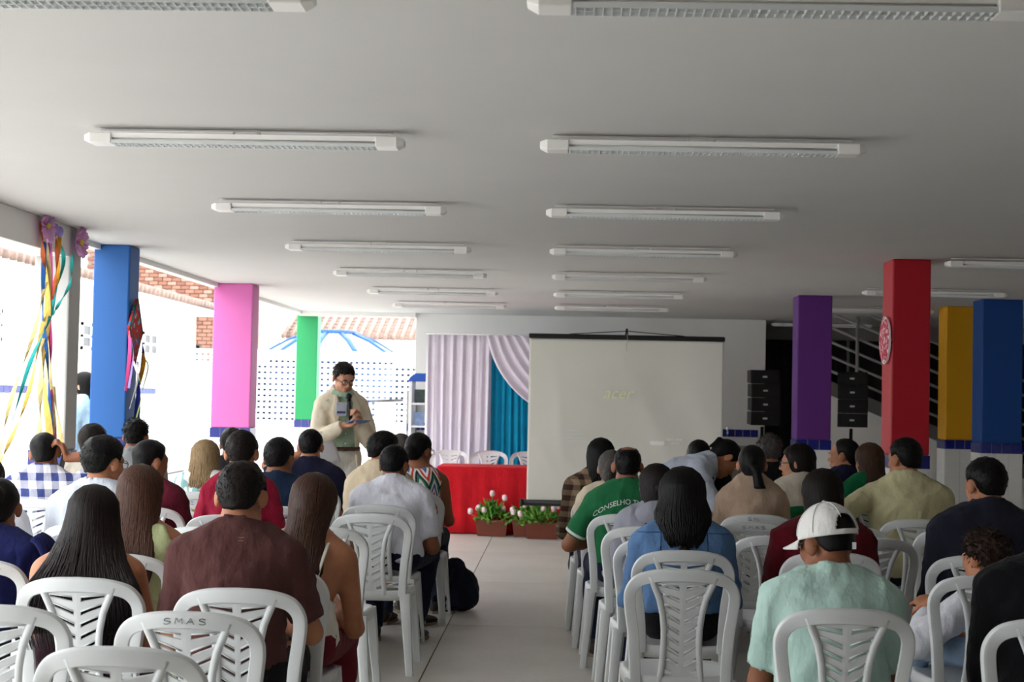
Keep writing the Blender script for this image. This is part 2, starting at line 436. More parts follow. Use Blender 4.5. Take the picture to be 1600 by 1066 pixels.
# tiled-roof house behind the breeze-block wall
th = empty('tiled_house', (-4.3, 37, 0), 0, 'low house with terracotta tile roof behind the water tank', 'building')
MB().b2((-2.2, 0, 0), (1.9, 5, 2.75)).build('wall', m_out, th)
mb = MB()
for k in range(22):
    x = -2.3+k*.2
    mb.tube([(x, -.3, 2.80), (x, 1.6, 3.42)], .07, 6); mb.tube([(x+.1, -.25, 2.78), (x+.1, 1.6, 3.38)], .06, 5)
for j in range(7): mb.box((-.2, -.1+j*.27, 2.88+j*.088), (4.3, .03, .05))
o = mb.build('roof_tiles', m_clay, th, smooth=True); o['kind'] = 'stuff'
MB().prism([(-.3, 2.75), (1.6, 3.36), (3.6, 2.75)], 'x', -2.2, 2.0).build('gable', m_out, th)
# water tank
wt = empty('water_tank', (-4.18, 28.2, 0), 0, 'pale blue round water tank with ribbed domed lid behind the perforated wall', 'water tank')
m_tank = mat('tank_fibre', '#9fb9d6', .5, .04); m_tankr = mat('tank_rib', '#214f94', .5, .04)
MB().lathe((0, 0, 0), [(.98, 0), (1.12, 2.12)], 40).build('barrel', mat('tank_barrel_shade_blue', '#1f4373', .5, .05), wt, smooth=True)  # barrel's shadow put into a darker blue than the lid
MB().lathe((0, 0, 0), [(1.22, 2.10), (1.22, 2.17), (1.08, 2.25), (.80, 2.41), (.46, 2.54), (.44, 2.60), (.0001, 2.62)], 40).build('lid', m_tank, wt, smooth=True)
for k in range(10):
    a = 2*PI*k/10+.2; c, s = math.cos(a), math.sin(a)
    MB().tube([(1.2*c, 1.2*s, 2.17), (1.08*c, 1.08*s, 2.26), (.8*c, .8*s, 2.43), (.46*c, .46*s, 2.56)], .035, 6, flat=(1.5, .8)).build('rib', m_tankr, wt, smooth=True)
MB().lathe((.0, 0, 0), [(.45, 2.52), (.47, 2.60), (.43, 2.62)], 30).build('rim', m_tankr, wt, smooth=True)
# perforated breeze-block wall
bw = struct('wall_breeze', MB().b2((-6.4, 26.5, 0), (-2.55, 26.65, .98)).b2((-6.4, 26.5, 2.165), (-2.55, 26.65, 2.20)), m_out)
mb = MB(); n = 4; S = .392; hw, hh = .060, .044; pit = S/n
for i in range(n+1):
    pass
for i in range(n):       # vertical webs and horizontal webs around each hole
    for j in range(n):
        cx, cz = -S/2+pit*(i+.5), -S/2+pit*(j+.5)
        mb.b2((cx-pit/2, -.02, cz-pit/2), (cx-hw/2, .02, cz+pit/2)).b2((cx+hw/2, -.02, cz-pit/2), (cx+pit/2, .02, cz+pit/2))
        mb.b2((cx-hw/2, -.02, cz-pit/2), (cx+hw/2, .02, cz-hh/2)).b2((cx-hw/2, -.02, cz+hh/2), (cx+hw/2, .02, cz+pit/2))
BB = mb.mesh('breeze_block')
for i in range(10):
    for j in range(3): link('breeze_block', BB, bw, m_out, (-6.2+i*S, 26.57, 1.18+j*S)).scale = (.985, 1, .985)
struct('wall_passage', MB().b2((-6.4, 29.5, 0), (-2.4, 29.6, 2.05)), mat('passage_blue', '#122844', .8, .06))
# weeds at the yard edge
for k in range(4):
    x, y = -5.85+k*.26+random.uniform(-.04, .04), 24.2+random.uniform(-.2, .2); mb = MB()
    for q in range(16):
        a = random.uniform(0, 6.3); l = random.uniform(.08, .2)
        mb.tube([(0, 0, 0), (math.cos(a)*l*.4, math.sin(a)*l*.4, l*.7), (math.cos(a)*l, math.sin(a)*l, l)], [.006, .008, .002], 4, flat=(1.5, .4))
    o = mb.build('weed', mat('weed_green', '#5d7a3d', .8, .2, 20), None); o.location = (x, y, -.02)
    tag(o, ('leftmost', 'second from left', 'third from left', 'rightmost')[k]+' of the green weed tufts at the yard edge', 'plant', 'weeds at the yard edge')
# ================================================================== plastic chairs
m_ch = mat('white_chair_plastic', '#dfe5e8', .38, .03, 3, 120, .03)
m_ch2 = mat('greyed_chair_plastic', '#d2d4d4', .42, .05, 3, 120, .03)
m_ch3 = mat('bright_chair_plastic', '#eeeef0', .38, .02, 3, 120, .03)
def yb(x, z): return -.185-.088*max(0, (z-.44)/.42)**1.15+.9*x*x*min(1, max(0, (z-.44)/.2))
def make_chair():
    e = empty('plastic_chair'); e['category'] = 'chair'
    # arch: flattened section swept round the back
    half = [(.172, .415), (.175, .50), (.182, .60), (.193, .68), (.199, .735), (.195, .770), (.177, .800), (.148, .8185), (.085, .8330), (0, .8370)]
    half = [(p.x, p.y) for p in smooth_path([(a, b, 0) for a, b in half], 4)]
    path = half+[(-x, z) for x, z in half[-2::-1]]
    rings = []; N = len(path)
    for i, (x, z) in enumerate(path):
        a = path[max(i-1, 0)]; b = path[min(i+1, N-1)]; d = Vector((b[0]-a[0], 0, b[1]-a[1])).normalized()
        nrm = Vector((d.z, 0, -d.x))      # outward in the plane of the back
        if nrm.dot(Vector((x, 0, z-.6))) < 0: nrm = -nrm
        c = Vector((x, yb(x, z), z)); w = .0215+.002*min(1, max(0, (z-.78)/.05))
        sec = [(-1, -.35), (-.9, -.6), (.45, -1), (.85, -.85), (1.05, -.2), (1.05, .8), (.9, .85), (.8, .1), (.3, -.1), (-.8, .35), (-1, .3)]
        rings.append([c+nrm*(u*w)+Vector((0, v*.015, 0)) for u, v in sec])
    o = MB().ring_loft(rings).build('backrest_frame', m_ch, e, smooth=True); o.data.set_sharp_from_angle(angle=.6)
    # waisted splat with rails and chevron slots
    def hw(z):
        zz = [.42, .48, .56, .62, .68, .74, .79, .835]; ww = [.080, .072, .067, .067, .073, .086, .106, .128]
        return float(np.interp(z, zz, ww))
    sp = MB()
    for s in (-1, 1):
        pts = [(s*hw(z), yb(hw(z), z)-.004, z) for z in np.linspace(.42, .83, 15)]
        sp.tube(pts, [.0125]*15, 6, flat=(1, .8), up=(0, 1, 0))
    sp.build('splat_rail', m_ch, e, smooth=True)
    rows = [0.0]; slot = []
    nS = 9; z0, z1 = .435, .812; st = (z1-z0)/nS
    zl = [z0]
    for k in range(nS):
        zl += [z0+st*(k+.36), z0+st*(k+.66)]
    zl += [z1]
    us = [-.93, -.84, -.45, -.13, 0, .13, .45, .84, .93]
    sp = MB()
    def P(u, z, dy=0):
        w = hw(min(z, .83)); sh = .038*min(1, (z1-z)/.05, (z-z0)/.05); zz = z+sh*(abs(u)-.45)
        w = hw(zz); return (u*w, yb(u*w, zz)+.004-.004*(1-abs(u))+dy, zz)
    for i in range(len(zl)-1):
        for j in range(len(us)-1):
            inslot = (i % 2 == 1) and (j in (1, 2, 5, 6)) and not (i == 1 and j in (2, 5))
            if inslot: continue
            u0, u1 = us[j], us[j+1]; a, b = zl[i], zl[i+1]
            q = [P(u0, a), P(u1, a), P(u1, b), P(u0, b)]
            sp.add(q, [(0, 1, 2, 3)])
    me = sp.mesh('splat', merge=.0004)
    o = link('splat', me, e, m_ch); md = o.modifiers.new('solid', 'SOLIDIFY'); md.thickness = .008; md.offset = 0
    # raised lips over the slots
    lp = MB()
    for k in range(nS):
        z = z0+st*(k+.68)
        for s in (-1, 1):
            pts = [P(s*u, z, -.006) for u in (.15, .5, .84)]
            if k == 0: pts = [P(s*u, z, -.006) for u in (.5, .84)]
            lp.tube(pts, .0026, 5)
    lp.build('slot_lip', m_ch, o, smooth=True)
    # seat
    st_ = MB(); n = 28; rings = []
    def sup(r, z, dz=0):
        out = []
        for j in range(n):
            a = 2*PI*j/n; c, s_ = math.cos(a), math.sin(a); k = (abs(c)**4+abs(s_)**4)**-.25
            wx = .215 if s_ > 0 else .205
            x, y = c*k*wx*r, s_*k*.205*r+.01
            out.append(Vector((x, y, z+(-.012 if s_*k*r > .9 else 0)*0)))
        return out
    for r, z in ((1.0, .392), (1.02, .425), (1.0, .442), (.95, .446), (.85, .438), (.6, .428), (.3, .425), (.02, .424)): rings.append(sup(r, z))
    rings = [sup(.02, .416), sup(.6, .418), sup(.9, .426), sup(.97, .42), sup(.985, .392)]+rings
    st_.ring_loft(rings).build('seat', m_ch, e, smooth=True)
    for sx_ in (-1, 1):
        for sy_ in (-1, 1):
            top = Vector((sx_*.185, .01+sy_*.18, .43)); bot = Vector((sx_*.225, .02+sy_*.235, 0))
            rings = []
            for k in range(5):
                t = k/4; c = top.lerp(bot, t)+Vector((0, 0, 0)); a = .030-.010*t; b = .027-.009*t
                rings.append([c+Vector((sx_*q*a, sy_*w*b, 0)) for q, w in ((-1, .2), (-.6, .85), (.2, 1.05), (.9, .8), (1.05, 0), (.8, -.7), (.1, -.8), (0, 0), (-.7, -.1))])
            o = MB().ring_loft(rings).build('leg', m_ch, e, smooth=True); o.data.set_sharp_from_angle(angle=.7)
    return e
CH0 = make_chair(); CHfirst = True; CH_N = {}
def chair(x, ytop, label, rz=0, m=None, group='plastic chairs of the audience', smas=False, kind='back'):
    """placed by the point under the top of its backrest"""
    global CHfirst
    e = CH0 if CHfirst else copy_tree(CH0); CHfirst = False
    dx, dy = .27*math.sin(-rz), .27*math.cos(rz)
    e.location = (x+dx, ytop+dy, 0); e.rotation_euler.z = rz; e['label'] = label; e['group'] = group
    if m and m != m_ch:
        for c in e.children:
            for q in [c]+list(c.children):
                q.material_slots[0].link = 'OBJECT'; q.material_slots[0].material = m
    if smas: marking(e, smas)
    return e
m_ink = mat('faded_marker_ink', '#4d5358', .8, .3, 60)
GL = {'S': [[(.9, .85), (.5, 1), (.15, .85), (.15, .6), (.8, .42), (.85, .15), (.45, 0), (.05, .12)]],
      'M': [[(0, 0), (.12, 1), (.5, .35), (.85, 1), (1, 0)]],
      'A': [[(0, 0), (.5, 1), (.95, 0)], [(.2, .38), (.8, .4)]]}
def marking(e, word):
    mb = MB(); n = len(word); h = .017
    for i, ch in enumerate(word):
        x0 = -.062+i*.034
        for s in GL[ch]:
            pts = [(p.x, p.y) for p in smooth_path([(q[0], q[1], 0) for q in s], 3)] if ch == 'S' else s
            P3 = []
            for a, b in pts:
                x = x0+a*.022; z = .8275+b*h-.55*x*x
                P3.append((x, yb(x, .84)-.0135-.002*(1-b), z))
            mb.tube(P3, .0011, 4)
    mb.build('marker_lettering', m_ink, e, label='hand-written letters in faded marker')
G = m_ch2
CHAIRS = [
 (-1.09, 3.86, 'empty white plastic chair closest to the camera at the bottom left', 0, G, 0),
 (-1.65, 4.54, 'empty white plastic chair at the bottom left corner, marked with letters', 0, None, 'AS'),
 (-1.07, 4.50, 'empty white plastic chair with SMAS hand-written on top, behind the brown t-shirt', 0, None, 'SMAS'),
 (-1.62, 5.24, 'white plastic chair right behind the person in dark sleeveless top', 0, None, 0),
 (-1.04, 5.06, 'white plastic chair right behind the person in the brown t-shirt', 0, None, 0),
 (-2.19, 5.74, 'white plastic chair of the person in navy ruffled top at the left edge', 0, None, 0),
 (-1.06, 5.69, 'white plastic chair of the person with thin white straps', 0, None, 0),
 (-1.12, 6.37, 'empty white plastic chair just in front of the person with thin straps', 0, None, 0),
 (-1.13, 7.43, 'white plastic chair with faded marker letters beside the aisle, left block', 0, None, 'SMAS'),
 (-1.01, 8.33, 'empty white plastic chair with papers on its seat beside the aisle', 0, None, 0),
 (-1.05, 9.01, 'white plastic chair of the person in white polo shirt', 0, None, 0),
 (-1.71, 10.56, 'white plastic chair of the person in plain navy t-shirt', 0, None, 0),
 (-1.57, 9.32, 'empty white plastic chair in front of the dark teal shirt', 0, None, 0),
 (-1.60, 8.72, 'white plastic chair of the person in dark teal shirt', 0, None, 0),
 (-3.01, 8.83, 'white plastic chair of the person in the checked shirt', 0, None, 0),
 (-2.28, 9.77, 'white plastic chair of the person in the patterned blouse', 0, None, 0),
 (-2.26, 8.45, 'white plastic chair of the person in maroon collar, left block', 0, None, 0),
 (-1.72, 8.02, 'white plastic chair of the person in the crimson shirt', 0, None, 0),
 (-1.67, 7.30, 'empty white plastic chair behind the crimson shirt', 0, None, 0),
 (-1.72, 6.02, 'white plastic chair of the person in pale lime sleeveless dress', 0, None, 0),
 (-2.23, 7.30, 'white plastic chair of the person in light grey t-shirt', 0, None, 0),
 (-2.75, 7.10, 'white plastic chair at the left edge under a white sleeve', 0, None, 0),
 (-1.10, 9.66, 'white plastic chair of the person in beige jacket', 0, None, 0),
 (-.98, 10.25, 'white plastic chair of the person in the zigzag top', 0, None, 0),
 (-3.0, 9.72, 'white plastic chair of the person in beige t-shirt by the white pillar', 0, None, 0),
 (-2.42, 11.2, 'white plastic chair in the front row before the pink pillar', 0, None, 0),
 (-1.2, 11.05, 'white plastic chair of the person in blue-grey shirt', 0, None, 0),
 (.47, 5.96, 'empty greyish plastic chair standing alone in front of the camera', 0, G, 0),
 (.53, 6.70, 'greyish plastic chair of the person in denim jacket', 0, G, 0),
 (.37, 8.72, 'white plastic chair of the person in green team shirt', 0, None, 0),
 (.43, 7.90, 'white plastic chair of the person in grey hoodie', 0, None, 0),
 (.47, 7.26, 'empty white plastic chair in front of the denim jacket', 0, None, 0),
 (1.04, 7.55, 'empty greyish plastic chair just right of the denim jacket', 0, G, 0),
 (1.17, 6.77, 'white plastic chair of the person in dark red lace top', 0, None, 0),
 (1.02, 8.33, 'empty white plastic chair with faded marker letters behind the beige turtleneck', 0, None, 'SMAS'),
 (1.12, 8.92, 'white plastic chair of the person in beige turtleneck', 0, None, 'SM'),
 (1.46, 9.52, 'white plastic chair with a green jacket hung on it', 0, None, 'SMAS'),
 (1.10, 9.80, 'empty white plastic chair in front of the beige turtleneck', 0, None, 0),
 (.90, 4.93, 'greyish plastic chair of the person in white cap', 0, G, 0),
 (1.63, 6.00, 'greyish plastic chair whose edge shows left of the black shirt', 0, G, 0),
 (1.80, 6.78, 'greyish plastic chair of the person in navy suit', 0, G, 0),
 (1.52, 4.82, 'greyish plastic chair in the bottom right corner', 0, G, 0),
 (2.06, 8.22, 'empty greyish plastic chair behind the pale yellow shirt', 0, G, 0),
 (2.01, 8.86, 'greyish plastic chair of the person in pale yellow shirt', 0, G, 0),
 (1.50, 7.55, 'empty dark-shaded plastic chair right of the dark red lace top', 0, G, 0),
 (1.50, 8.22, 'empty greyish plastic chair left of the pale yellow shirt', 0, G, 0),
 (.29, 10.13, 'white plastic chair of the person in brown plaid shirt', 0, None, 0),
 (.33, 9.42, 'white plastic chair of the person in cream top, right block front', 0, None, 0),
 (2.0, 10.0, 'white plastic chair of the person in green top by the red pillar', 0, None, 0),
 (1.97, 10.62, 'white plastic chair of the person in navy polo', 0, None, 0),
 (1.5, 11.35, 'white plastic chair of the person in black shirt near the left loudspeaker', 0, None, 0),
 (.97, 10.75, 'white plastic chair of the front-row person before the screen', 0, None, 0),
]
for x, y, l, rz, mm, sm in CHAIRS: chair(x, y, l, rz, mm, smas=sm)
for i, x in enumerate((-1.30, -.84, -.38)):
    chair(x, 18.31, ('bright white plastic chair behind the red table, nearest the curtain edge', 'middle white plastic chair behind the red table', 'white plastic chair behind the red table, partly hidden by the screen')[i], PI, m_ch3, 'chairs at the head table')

# ================================================================== head table
m_red = cloth('red_cloth', '#cf1f2a', .05)
t = empty('head_table', (-.64, 17.38, 0), 0, 'folding table hidden under the red cloth', 'table')
MB().b2((-.68, -.35, .68), (.68, .35, .715)).build('tabletop', m_ch3, t, bevel=.01)
for x in (-.6, .6):
    for y in (-.28, .28): MB().cyl((x, y, 0), (x, y, .68), .02).build('leg', m_ch3, t, smooth=True)
def clothsheet():
    mb = MB(); X, Y, Z = .70, .37, .725
    per = []; n = 120; L = [(-X, -Y), (X, -Y), (X, Y), (-X, Y)]; seg = [2*X, 2*Y, 2*X, 2*Y]; tot = sum(seg)
    for i in range(n):
        s = tot*i/n; k = 0
        while s > seg[k]: s -= seg[k]; k += 1
        a, b = L[k], L[(k+1) % 4]; t_ = s/seg[k]; nx, ny = ((0, -1), (1, 0), (0, 1), (-1, 0))[k]
        cn = min(t_, 1-t_)
        per.append((a[0]+(b[0]-a[0])*t_, a[1]+(b[1]-a[1])*t_, nx, ny, i))
    rings = []
    for z, o, w in ((.7255, -.30, 0), (.7255, -.01, 0), (.7215, .004, 0), (.705, .010, .2), (.6, .012, .5), (.4, .016, .8), (.2, .02, 1), (.012, .026, 1.1)):
        rg = []
        for x, y, nx, ny, i in per:
            wv = w*(.010*math.sin(i*.9+1)+.008*math.sin(i*.37)+.006*math.sin(i*1.7+z*3))
            sx_ = 1+ (o if o < 0 else 0)
            rg.append((x*sx_+nx*(max(o, 0)+wv), y*sx_+ny*(max(o, 0)+wv), z))
        rings.append(rg)
    mb.ring_loft(rings, cap=False); b = len(mb.v); mb.f.append(tuple(range(0, n)))
    return mb
o = clothsheet().build('tablecloth', m_red, None, smooth=True, solid=.003); o.location = (-.64, 17.38, 0)
tag(o, 'plain red cloth draped to the floor over the head table', 'tablecloth')
# white rolled cloth standing at the table's right end
o = MB().prism([(-.03, 0), (.03, 0), (.02, .62), (-.02, .62)], 'y', -.2, .2).build('white_panel', m_ch3, None, bevel=.008); o.location = (.14, 17.0, 0)
tag(o, 'narrow white board standing at the right end of the red cloth', 'board')

# ================================================================== curtains
def curtain(x0, x1, zt, zb, y, folds, amp, mt, label, lean=0.0, seed=0):
    mb = MB(); r = random.Random(seed); ph = [r.uniform(0, 6) for _ in range(4)]
    def fn(u, v):
        x = x0+(x1-x0)*u+.02*math.sin(6*u+ph[0])*v; z = zt+(zb-zt)*v; a = amp*(.45+.55*v)
        return (x+lean*v, y+a*(math.sin(2*PI*folds*u+ph[1]+.8*math.sin(5*u+2*v))+.5*math.sin(2*PI*folds*1.73*u+ph[2]+v)), z)
    mb.grid(fn, 130, 14); o = mb.build('curtain', mt, None, smooth=True, solid=.003)
    return tag(o, label, 'curtain', 'backdrop curtains')
m_lil = cloth('lilac_white_cloth', '#ece6f2', .02); m_teal = cloth('teal_cloth', '#1a9cc4', .05)
curtain(-1.62, -.86, 2.22, .03, 18.77, 7.3, .034, m_lil, 'pale lilac curtain hanging left of the teal curtain', -.0, 1)
curtain(-.90, .35, 2.21, .03, 18.84, 17, .024, m_teal, 'teal blue curtain hanging beside the projection screen', 0, 2)
mb = MB()
def swag(u, v):      # v along the drape's width, u down its length
    top = Vector((-.92+.62*v, 18.76, 2.23)); end = Vector((-.18+.34*v, 18.58, 1.30+.5*v))
    mid = Vector((-.80+.75*v, 18.55, 1.60+.42*v))
    p = (1-u)**2*top+2*u*(1-u)*mid+u*u*end
    return p+Vector((0, -.03*math.sin(2*PI*6*v+.6*u), -.012*math.sin(2*PI*6*v)))
mb.grid(swag, 24, 70); o = mb.build('curtain', m_lil, None, smooth=True, solid=.003)
tag(o, 'pale lilac drape swept diagonally over the teal curtain', 'curtain', 'backdrop curtains')
rod = empty('curtain_rod', (-.6, 18.78, 2.235), 0, 'thin rod carrying the backdrop curtains', 'rod')
MB().cyl((-1.05, 0, 0), (1.0, 0, 0), .012).build('rail', m_ch3, rod, smooth=True)
for x in (-1.03, .98): MB().cyl((x, .02, 0), (x, .02, -2.235), .014).build('upright', m_ch3, rod, smooth=True)

# ================================================================== projection screen
def screenmat():
    return mat('screen_fabric', '#e2e0d7', .85, .02, 1.2)
sc = empty('projection_screen', (.64, 15.95, 0), 0, 'tripod projection screen with black bars showing a faint start-up image', 'screen')
W = .985
mb = MB()
def scr(u, v):
    x = -W+2*W*u; z = 2.10+(.44-2.10)*v
    d = x*.8+z*.35
    y = .012*math.sin(3.3*x+1.0)+.010*math.exp(-((d-.95)/.12)**2)-.012*math.exp(-((d-.66)/.10)**2)-.006*math.exp(-((x+.72-.12*v)/.07)**2)
    w = math.sin(PI*min(1, v*1.05))
    dd = x+.78-.9*(v-.75)
    y += -.012*math.exp(-(dd/.07)**2)*max(0, v-.5)*2
    return (x, y*w, z)
mb.grid(scr, 90, 60); fab = mb.build('fabric', screenmat(), sc, smooth=True, solid=.002)
MB().box((0, 0, 2.12), (1.99, .05, .05)).build('top_bar', m_black, sc, bevel=.012)
MB().cyl((-1.03, 0, .425), (1.03, 0, .425), .032, n=14).build('bottom_bar', m_black, sc, smooth=True)
MB().box((-1.035, 0, .425), (.03, .075, .075)).box((1.035, 0, .425), (.03, .075, .075)).build('end_cap', m_black, sc, bevel=.008)
MB().tube([(-.58, 0, 2.145), (0, 0, 2.185), (.58, 0, 2.145)], .005, 6).build('hanging_wire', m_black, sc)
MB().cyl((0, .05, .5), (0, .05, 2.17), .016).tube(smooth_path([(0, .05, 2.16), (0, .02, 2.2), (0, -.01, 2.195), (0, -.015, 2.17)], 3), .012, 8).build('pole', m_black, sc, smooth=True)
MB().tube(smooth_path([(0, -.02, 2.16), (.008, -.035, 2.10), (-.003, -.03, 2.04), (.004, -.03, 1.98)], 4), .0035, 5).build('pull_cord', mat('cord_beige', '#b9b5a8', .8), sc)
for k in range(3):
    a = PI/2+k*2*PI/3; MB().cyl((0, .05, .55), (.5*math.cos(a), .05+.5*math.sin(a), .01), .012, n=8).build('tripod_leg', m_black, sc, smooth=True)
m_pl = mat('projected_pale_green', '#f1f7d2', .85, 0); m_pw = mat('projected_white', '#ffffff', .85, 0); m_pb = mat('projected_grey_text', '#e2e5e3', .85, 0)
fr = (PI/2, 0, 0)
text('acer', .165, m_pl, fab, (-.085, -.036, 1.50), fr, shear=.35, spacing=1.02, label='projected green logo')
text('hdmi', .05, m_pw, fab, (.33, -.024, 1.045), fr, label='projected connector badge')
MB().prism([(.27, 1.035), (.385, 1.035), (.40, 1.05), (.40, 1.075), (.255, 1.075), (.255, 1.05)], 'y', -.021, -.019).build('badge', m_pw, fab)
text('Sem sinal', .042, m_pw, fab, (.50, -.024, 1.085), fr); text('HDMI', .036, m_pw, fab, (.505, -.024, 1.045), fr)
for k, w in enumerate((.13, .16, .19, .26)): MB().box((-.585+w/2, -.0215, 1.165-k*.036), (w, .001, .012)).build('text_line', m_pb, fab)

# ================================================================== flower boxes
m_pot = mat('terracotta_plastic', '#7d4130', .6, .06); m_leaf = mat('leaf_green', '#74b040', .55, .25, 25); m_leaf2 = mat('leaf_dark_green', '#4b8a2c', .55, .25, 25)
m_pet = mat('petal_pink_white', '#f6dfe2', .6, .12, 30); m_stem = mat('stem_olive', '#8a9a52', .7, .1)
LF = {}
def leafmesh(l, w):
    mb = MB(); mb.add([(0, 0, 0), (w, .0, l*.45), (0, .012, l), (-w, .0, l*.45), (0, -.008, l*.45)], [(0, 1, 4), (1, 2, 4), (2, 3, 4), (3, 0, 4)]); return mb
def flower_box(x, y, w, label, nf, seed, rz=0):
    r = random.Random(seed); e = empty('flower_box', (x, y, 0), rz, label, 'flower box', 'flower boxes before the head table')
    MB().ring_loft([[(-w*.44, -.075, .004), (w*.44, -.075, .004), (w*.44, .075, .004), (-w*.44, .075, .004)], [(-w*.5, -.09, .15), (w*.5, -.09, .15), (w*.5, .09, .15), (-w*.5, .09, .15)], [(-w*.515, -.1, .15), (w*.515, -.1, .15), (w*.515, .1, .15), (-w*.515, .1, .15)], [(-w*.515, -.1, .175), (w*.515, -.1, .175), (w*.515, .1, .175), (-w*.515, .1, .175)], [(-w*.47, -.08, .175), (w*.47, -.08, .175), (w*.47, .08, .175), (-w*.47, .08, .175)], [(-w*.47, -.08, .14), (w*.47, -.08, .14), (w*.47, .08, .14), (-w*.47, .08, .14)]]).build('box', m_pot, e)
    for k in range(200):
        a = r.uniform(0, 2*PI); rad = r.uniform(0, 1)**.6
        px, py = rad*math.cos(a)*w*.56, rad*math.sin(a)*.12; hz = .165+.16*(1-rad**2)*r.uniform(.4, 1)-(.05 if rad > .85 else 0)*r.random()
        l, ww = r.choice(((.085, .018), (.11, .015), (.07, .022)))
        if (l, ww) not in LF: LF[(l, ww)] = leafmesh(l, ww).mesh('leaf')
        o = link('leaf', LF[(l, ww)], e, m_leaf, (px, py, hz), (r.uniform(-.9, .9)-math.sin(a)*.8*rad, r.uniform(-.4, .4)+math.cos(a)*1.1*rad, r.uniform(0, 6.3)))
        if k % 3 == 0: o.material_slots[0].link = 'OBJECT'; o.material_slots[0].material = m_leaf2
    for k in range(nf):
        fx = (-.5+(k+.5)/nf)*w*1.5+r.uniform(-.03, .03); fz = .33+r.uniform(-.06, .12)-.10*abs(fx)/w; fy = r.uniform(-.13, .02)
        s = MB().tube(smooth_path([(fx*.4, fy*.3, .17), (fx*.75, fy*.7, .17+(fz-.17)*.45), (fx, fy, fz)], 4), .0035, 5).build('flower_stem', m_stem, e, smooth=True)
        b = MB(); tl = Matrix.Rotation(r.uniform(-.5, .5), 3, 'Y') @ Matrix.Rotation(r.uniform(-.6, .3), 3, 'X')
        for q in range(5):
            aa = 2*PI*q/5; c = Vector((fx, fy, fz))+tl @ Vector((math.cos(aa)*.010, math.sin(aa)*.010, .022))
            b.ball(c, (.020, .020, .034), 7, 5, tl @ Matrix.Rotation(aa, 3, 'Z'))
        b.build('blossom', m_pet, s, smooth=True)
flower_box(-.73, 16.86, .34, 'terracotta box of pink-white tulips in front of the red cloth', 8, 3)
flower_box(-.19, 16.66, .36, 'terracotta box of pink-white tulips below the screen corner', 8, 5, .04)
flower_box(-.36, 16.88, .30, 'terracotta flower box half hidden behind the box below the screen', 4, 8)

# ================================================================== loudspeaker stacks
def speaker_stack(x, y, rz, label, n0):
    s = empty('speaker_stand', (x, y, 0), rz, 'black tripod stand carrying '+label, 'speaker stand', 'loudspeaker stands')
    MB().cyl((0, 0, .3), (0, 0, 1.22), .019).build('pole', m_black, s, smooth=True)
    for k in range(3):
        a = PI/2+k*2*PI/3; MB().cyl((0, 0, .62), (.5*math.cos(a), .5*math.sin(a), .012), .013, n=8).build('leg', m_black, s, smooth=True)
    for k in range(4):
        th = math.radians((-9, -3, 0, 2)[::-1][k]); z = 1.235+.153*k; lab = ('lowest', 'second lowest', 'second highest', 'topmost')[k]
        yo = (.012, .0, .008, .03)[k]
        e = empty('loudspeaker', (x, y, z), rz, f'black line-array box, {lab} of '+label, 'loudspeaker', 'line array boxes')
        mb = MB().ring_loft([[(-.165, -.13+yo, .001), (.165, -.13+yo, .001), (.13, .14+yo, .012), (-.13, .14+yo, .012)], [(-.165, -.13+yo+.02*(k == 3)-.004*(k == 0), .1525), (.165, -.13+yo+.02*(k == 3), .1525), (.13, .14+yo, .150), (-.13, .14+yo, .150)]])
        mb.build('cabinet', m_black, e, bevel=.004)
        MB().box((0, -.131+yo+.006*(k == 3), .075), (.30, .012, .118)).build('grille', mat('speaker_grille', '#1b1d1e', .7, .15, 90), e, bevel=.01)
        MB().box((-.008, -.140+yo+.006*(k == 3), .078), (.05, .006, .02)).build('badge', mat('badge_silver', '#d4d6d8', .4, 0), e)
speaker_stack(2.22, 17.5, math.radians(10), 'the left loudspeaker stack', 0)
speaker_stack(3.2, 17.5, math.radians(-3), 'the right loudspeaker stack', 0)

# ================================================================== decorations
def floral(name, base, cols, sc_, lo=.56):
    m = bpy.data.materials.new(name); m.use_nodes = True; t = NT(m); v = t.coord()
    w = t.new('ShaderNodeTexVoronoi'); w.inputs['Scale'].default_value = sc_; t.link(v, w.inputs['Vector'])
    c = t.ramp(w.outputs['Color'], [(0, lin(base)), (lo, lin(cols[0])), (lo+.08, lin(cols[2])), (lo+.14, lin(cols[1])), (lo+.19, lin(base))], 'CONSTANT')
    t.link(c, t.b.inputs['Base Color']); t.b.inputs['Roughness'].default_value = .9; return m
m_chita = floral('red_floral_cloth', '#b81c2a', ('#1f6b3a', '#9fb4cf', '#2f6fb0'), 34); m_chita2 = floral('pink_floral_cloth', '#b8324a', ('#e8c9d0', '#f3e9ea', '#d98a9c'), 60, .40)
COLS = {'gold': '#d9b45f', 'straw': '#e0c98c', 'blue': '#2f62a8', 'teal': '#2b9a96', 'magenta': '#cc4a9c', 'rose': '#d8607e', 'pink': '#f05a9a', 'white': '#e8e6e0', 'violet': '#a18fd0', 'navy': '#232c7a', 'amber': '#d99a2a', 'lime': '#b7c96a', 'rust': '#b8603a'}
def ribbon(mb_pts, w, col, parent, tw=1.2, seed=0):
    r = random.Random(seed); P = smooth_path(mb_pts, 7); rings = []; N = len(P); ph = r.uniform(0, 6)
    for i, p in enumerate(P):
        a = ph+tw*2*PI*i/N; d = (P[min(i+1, N-1)]-P[max(i-1, 0)]).normalized(); s, u, _ = frame(d, (0, 1, 0))
        q = (s*math.cos(a)*.9+u*math.sin(a)*.45); n_ = d.cross(q).normalized()*.0008; q = q*w/2
        rings.append([p-q-n_, p+q-n_, p+q+n_, p-q+n_])
    return MB().ring_loft(rings).build('ribbon', cloth('ribbon_'+col, COLS[col], .06), parent)
kt = empty('floral_kite', (-3.195, 11.55, 1.65), 0, 'red floral diamond kite with ribbon tails on the blue pillar', 'kite')
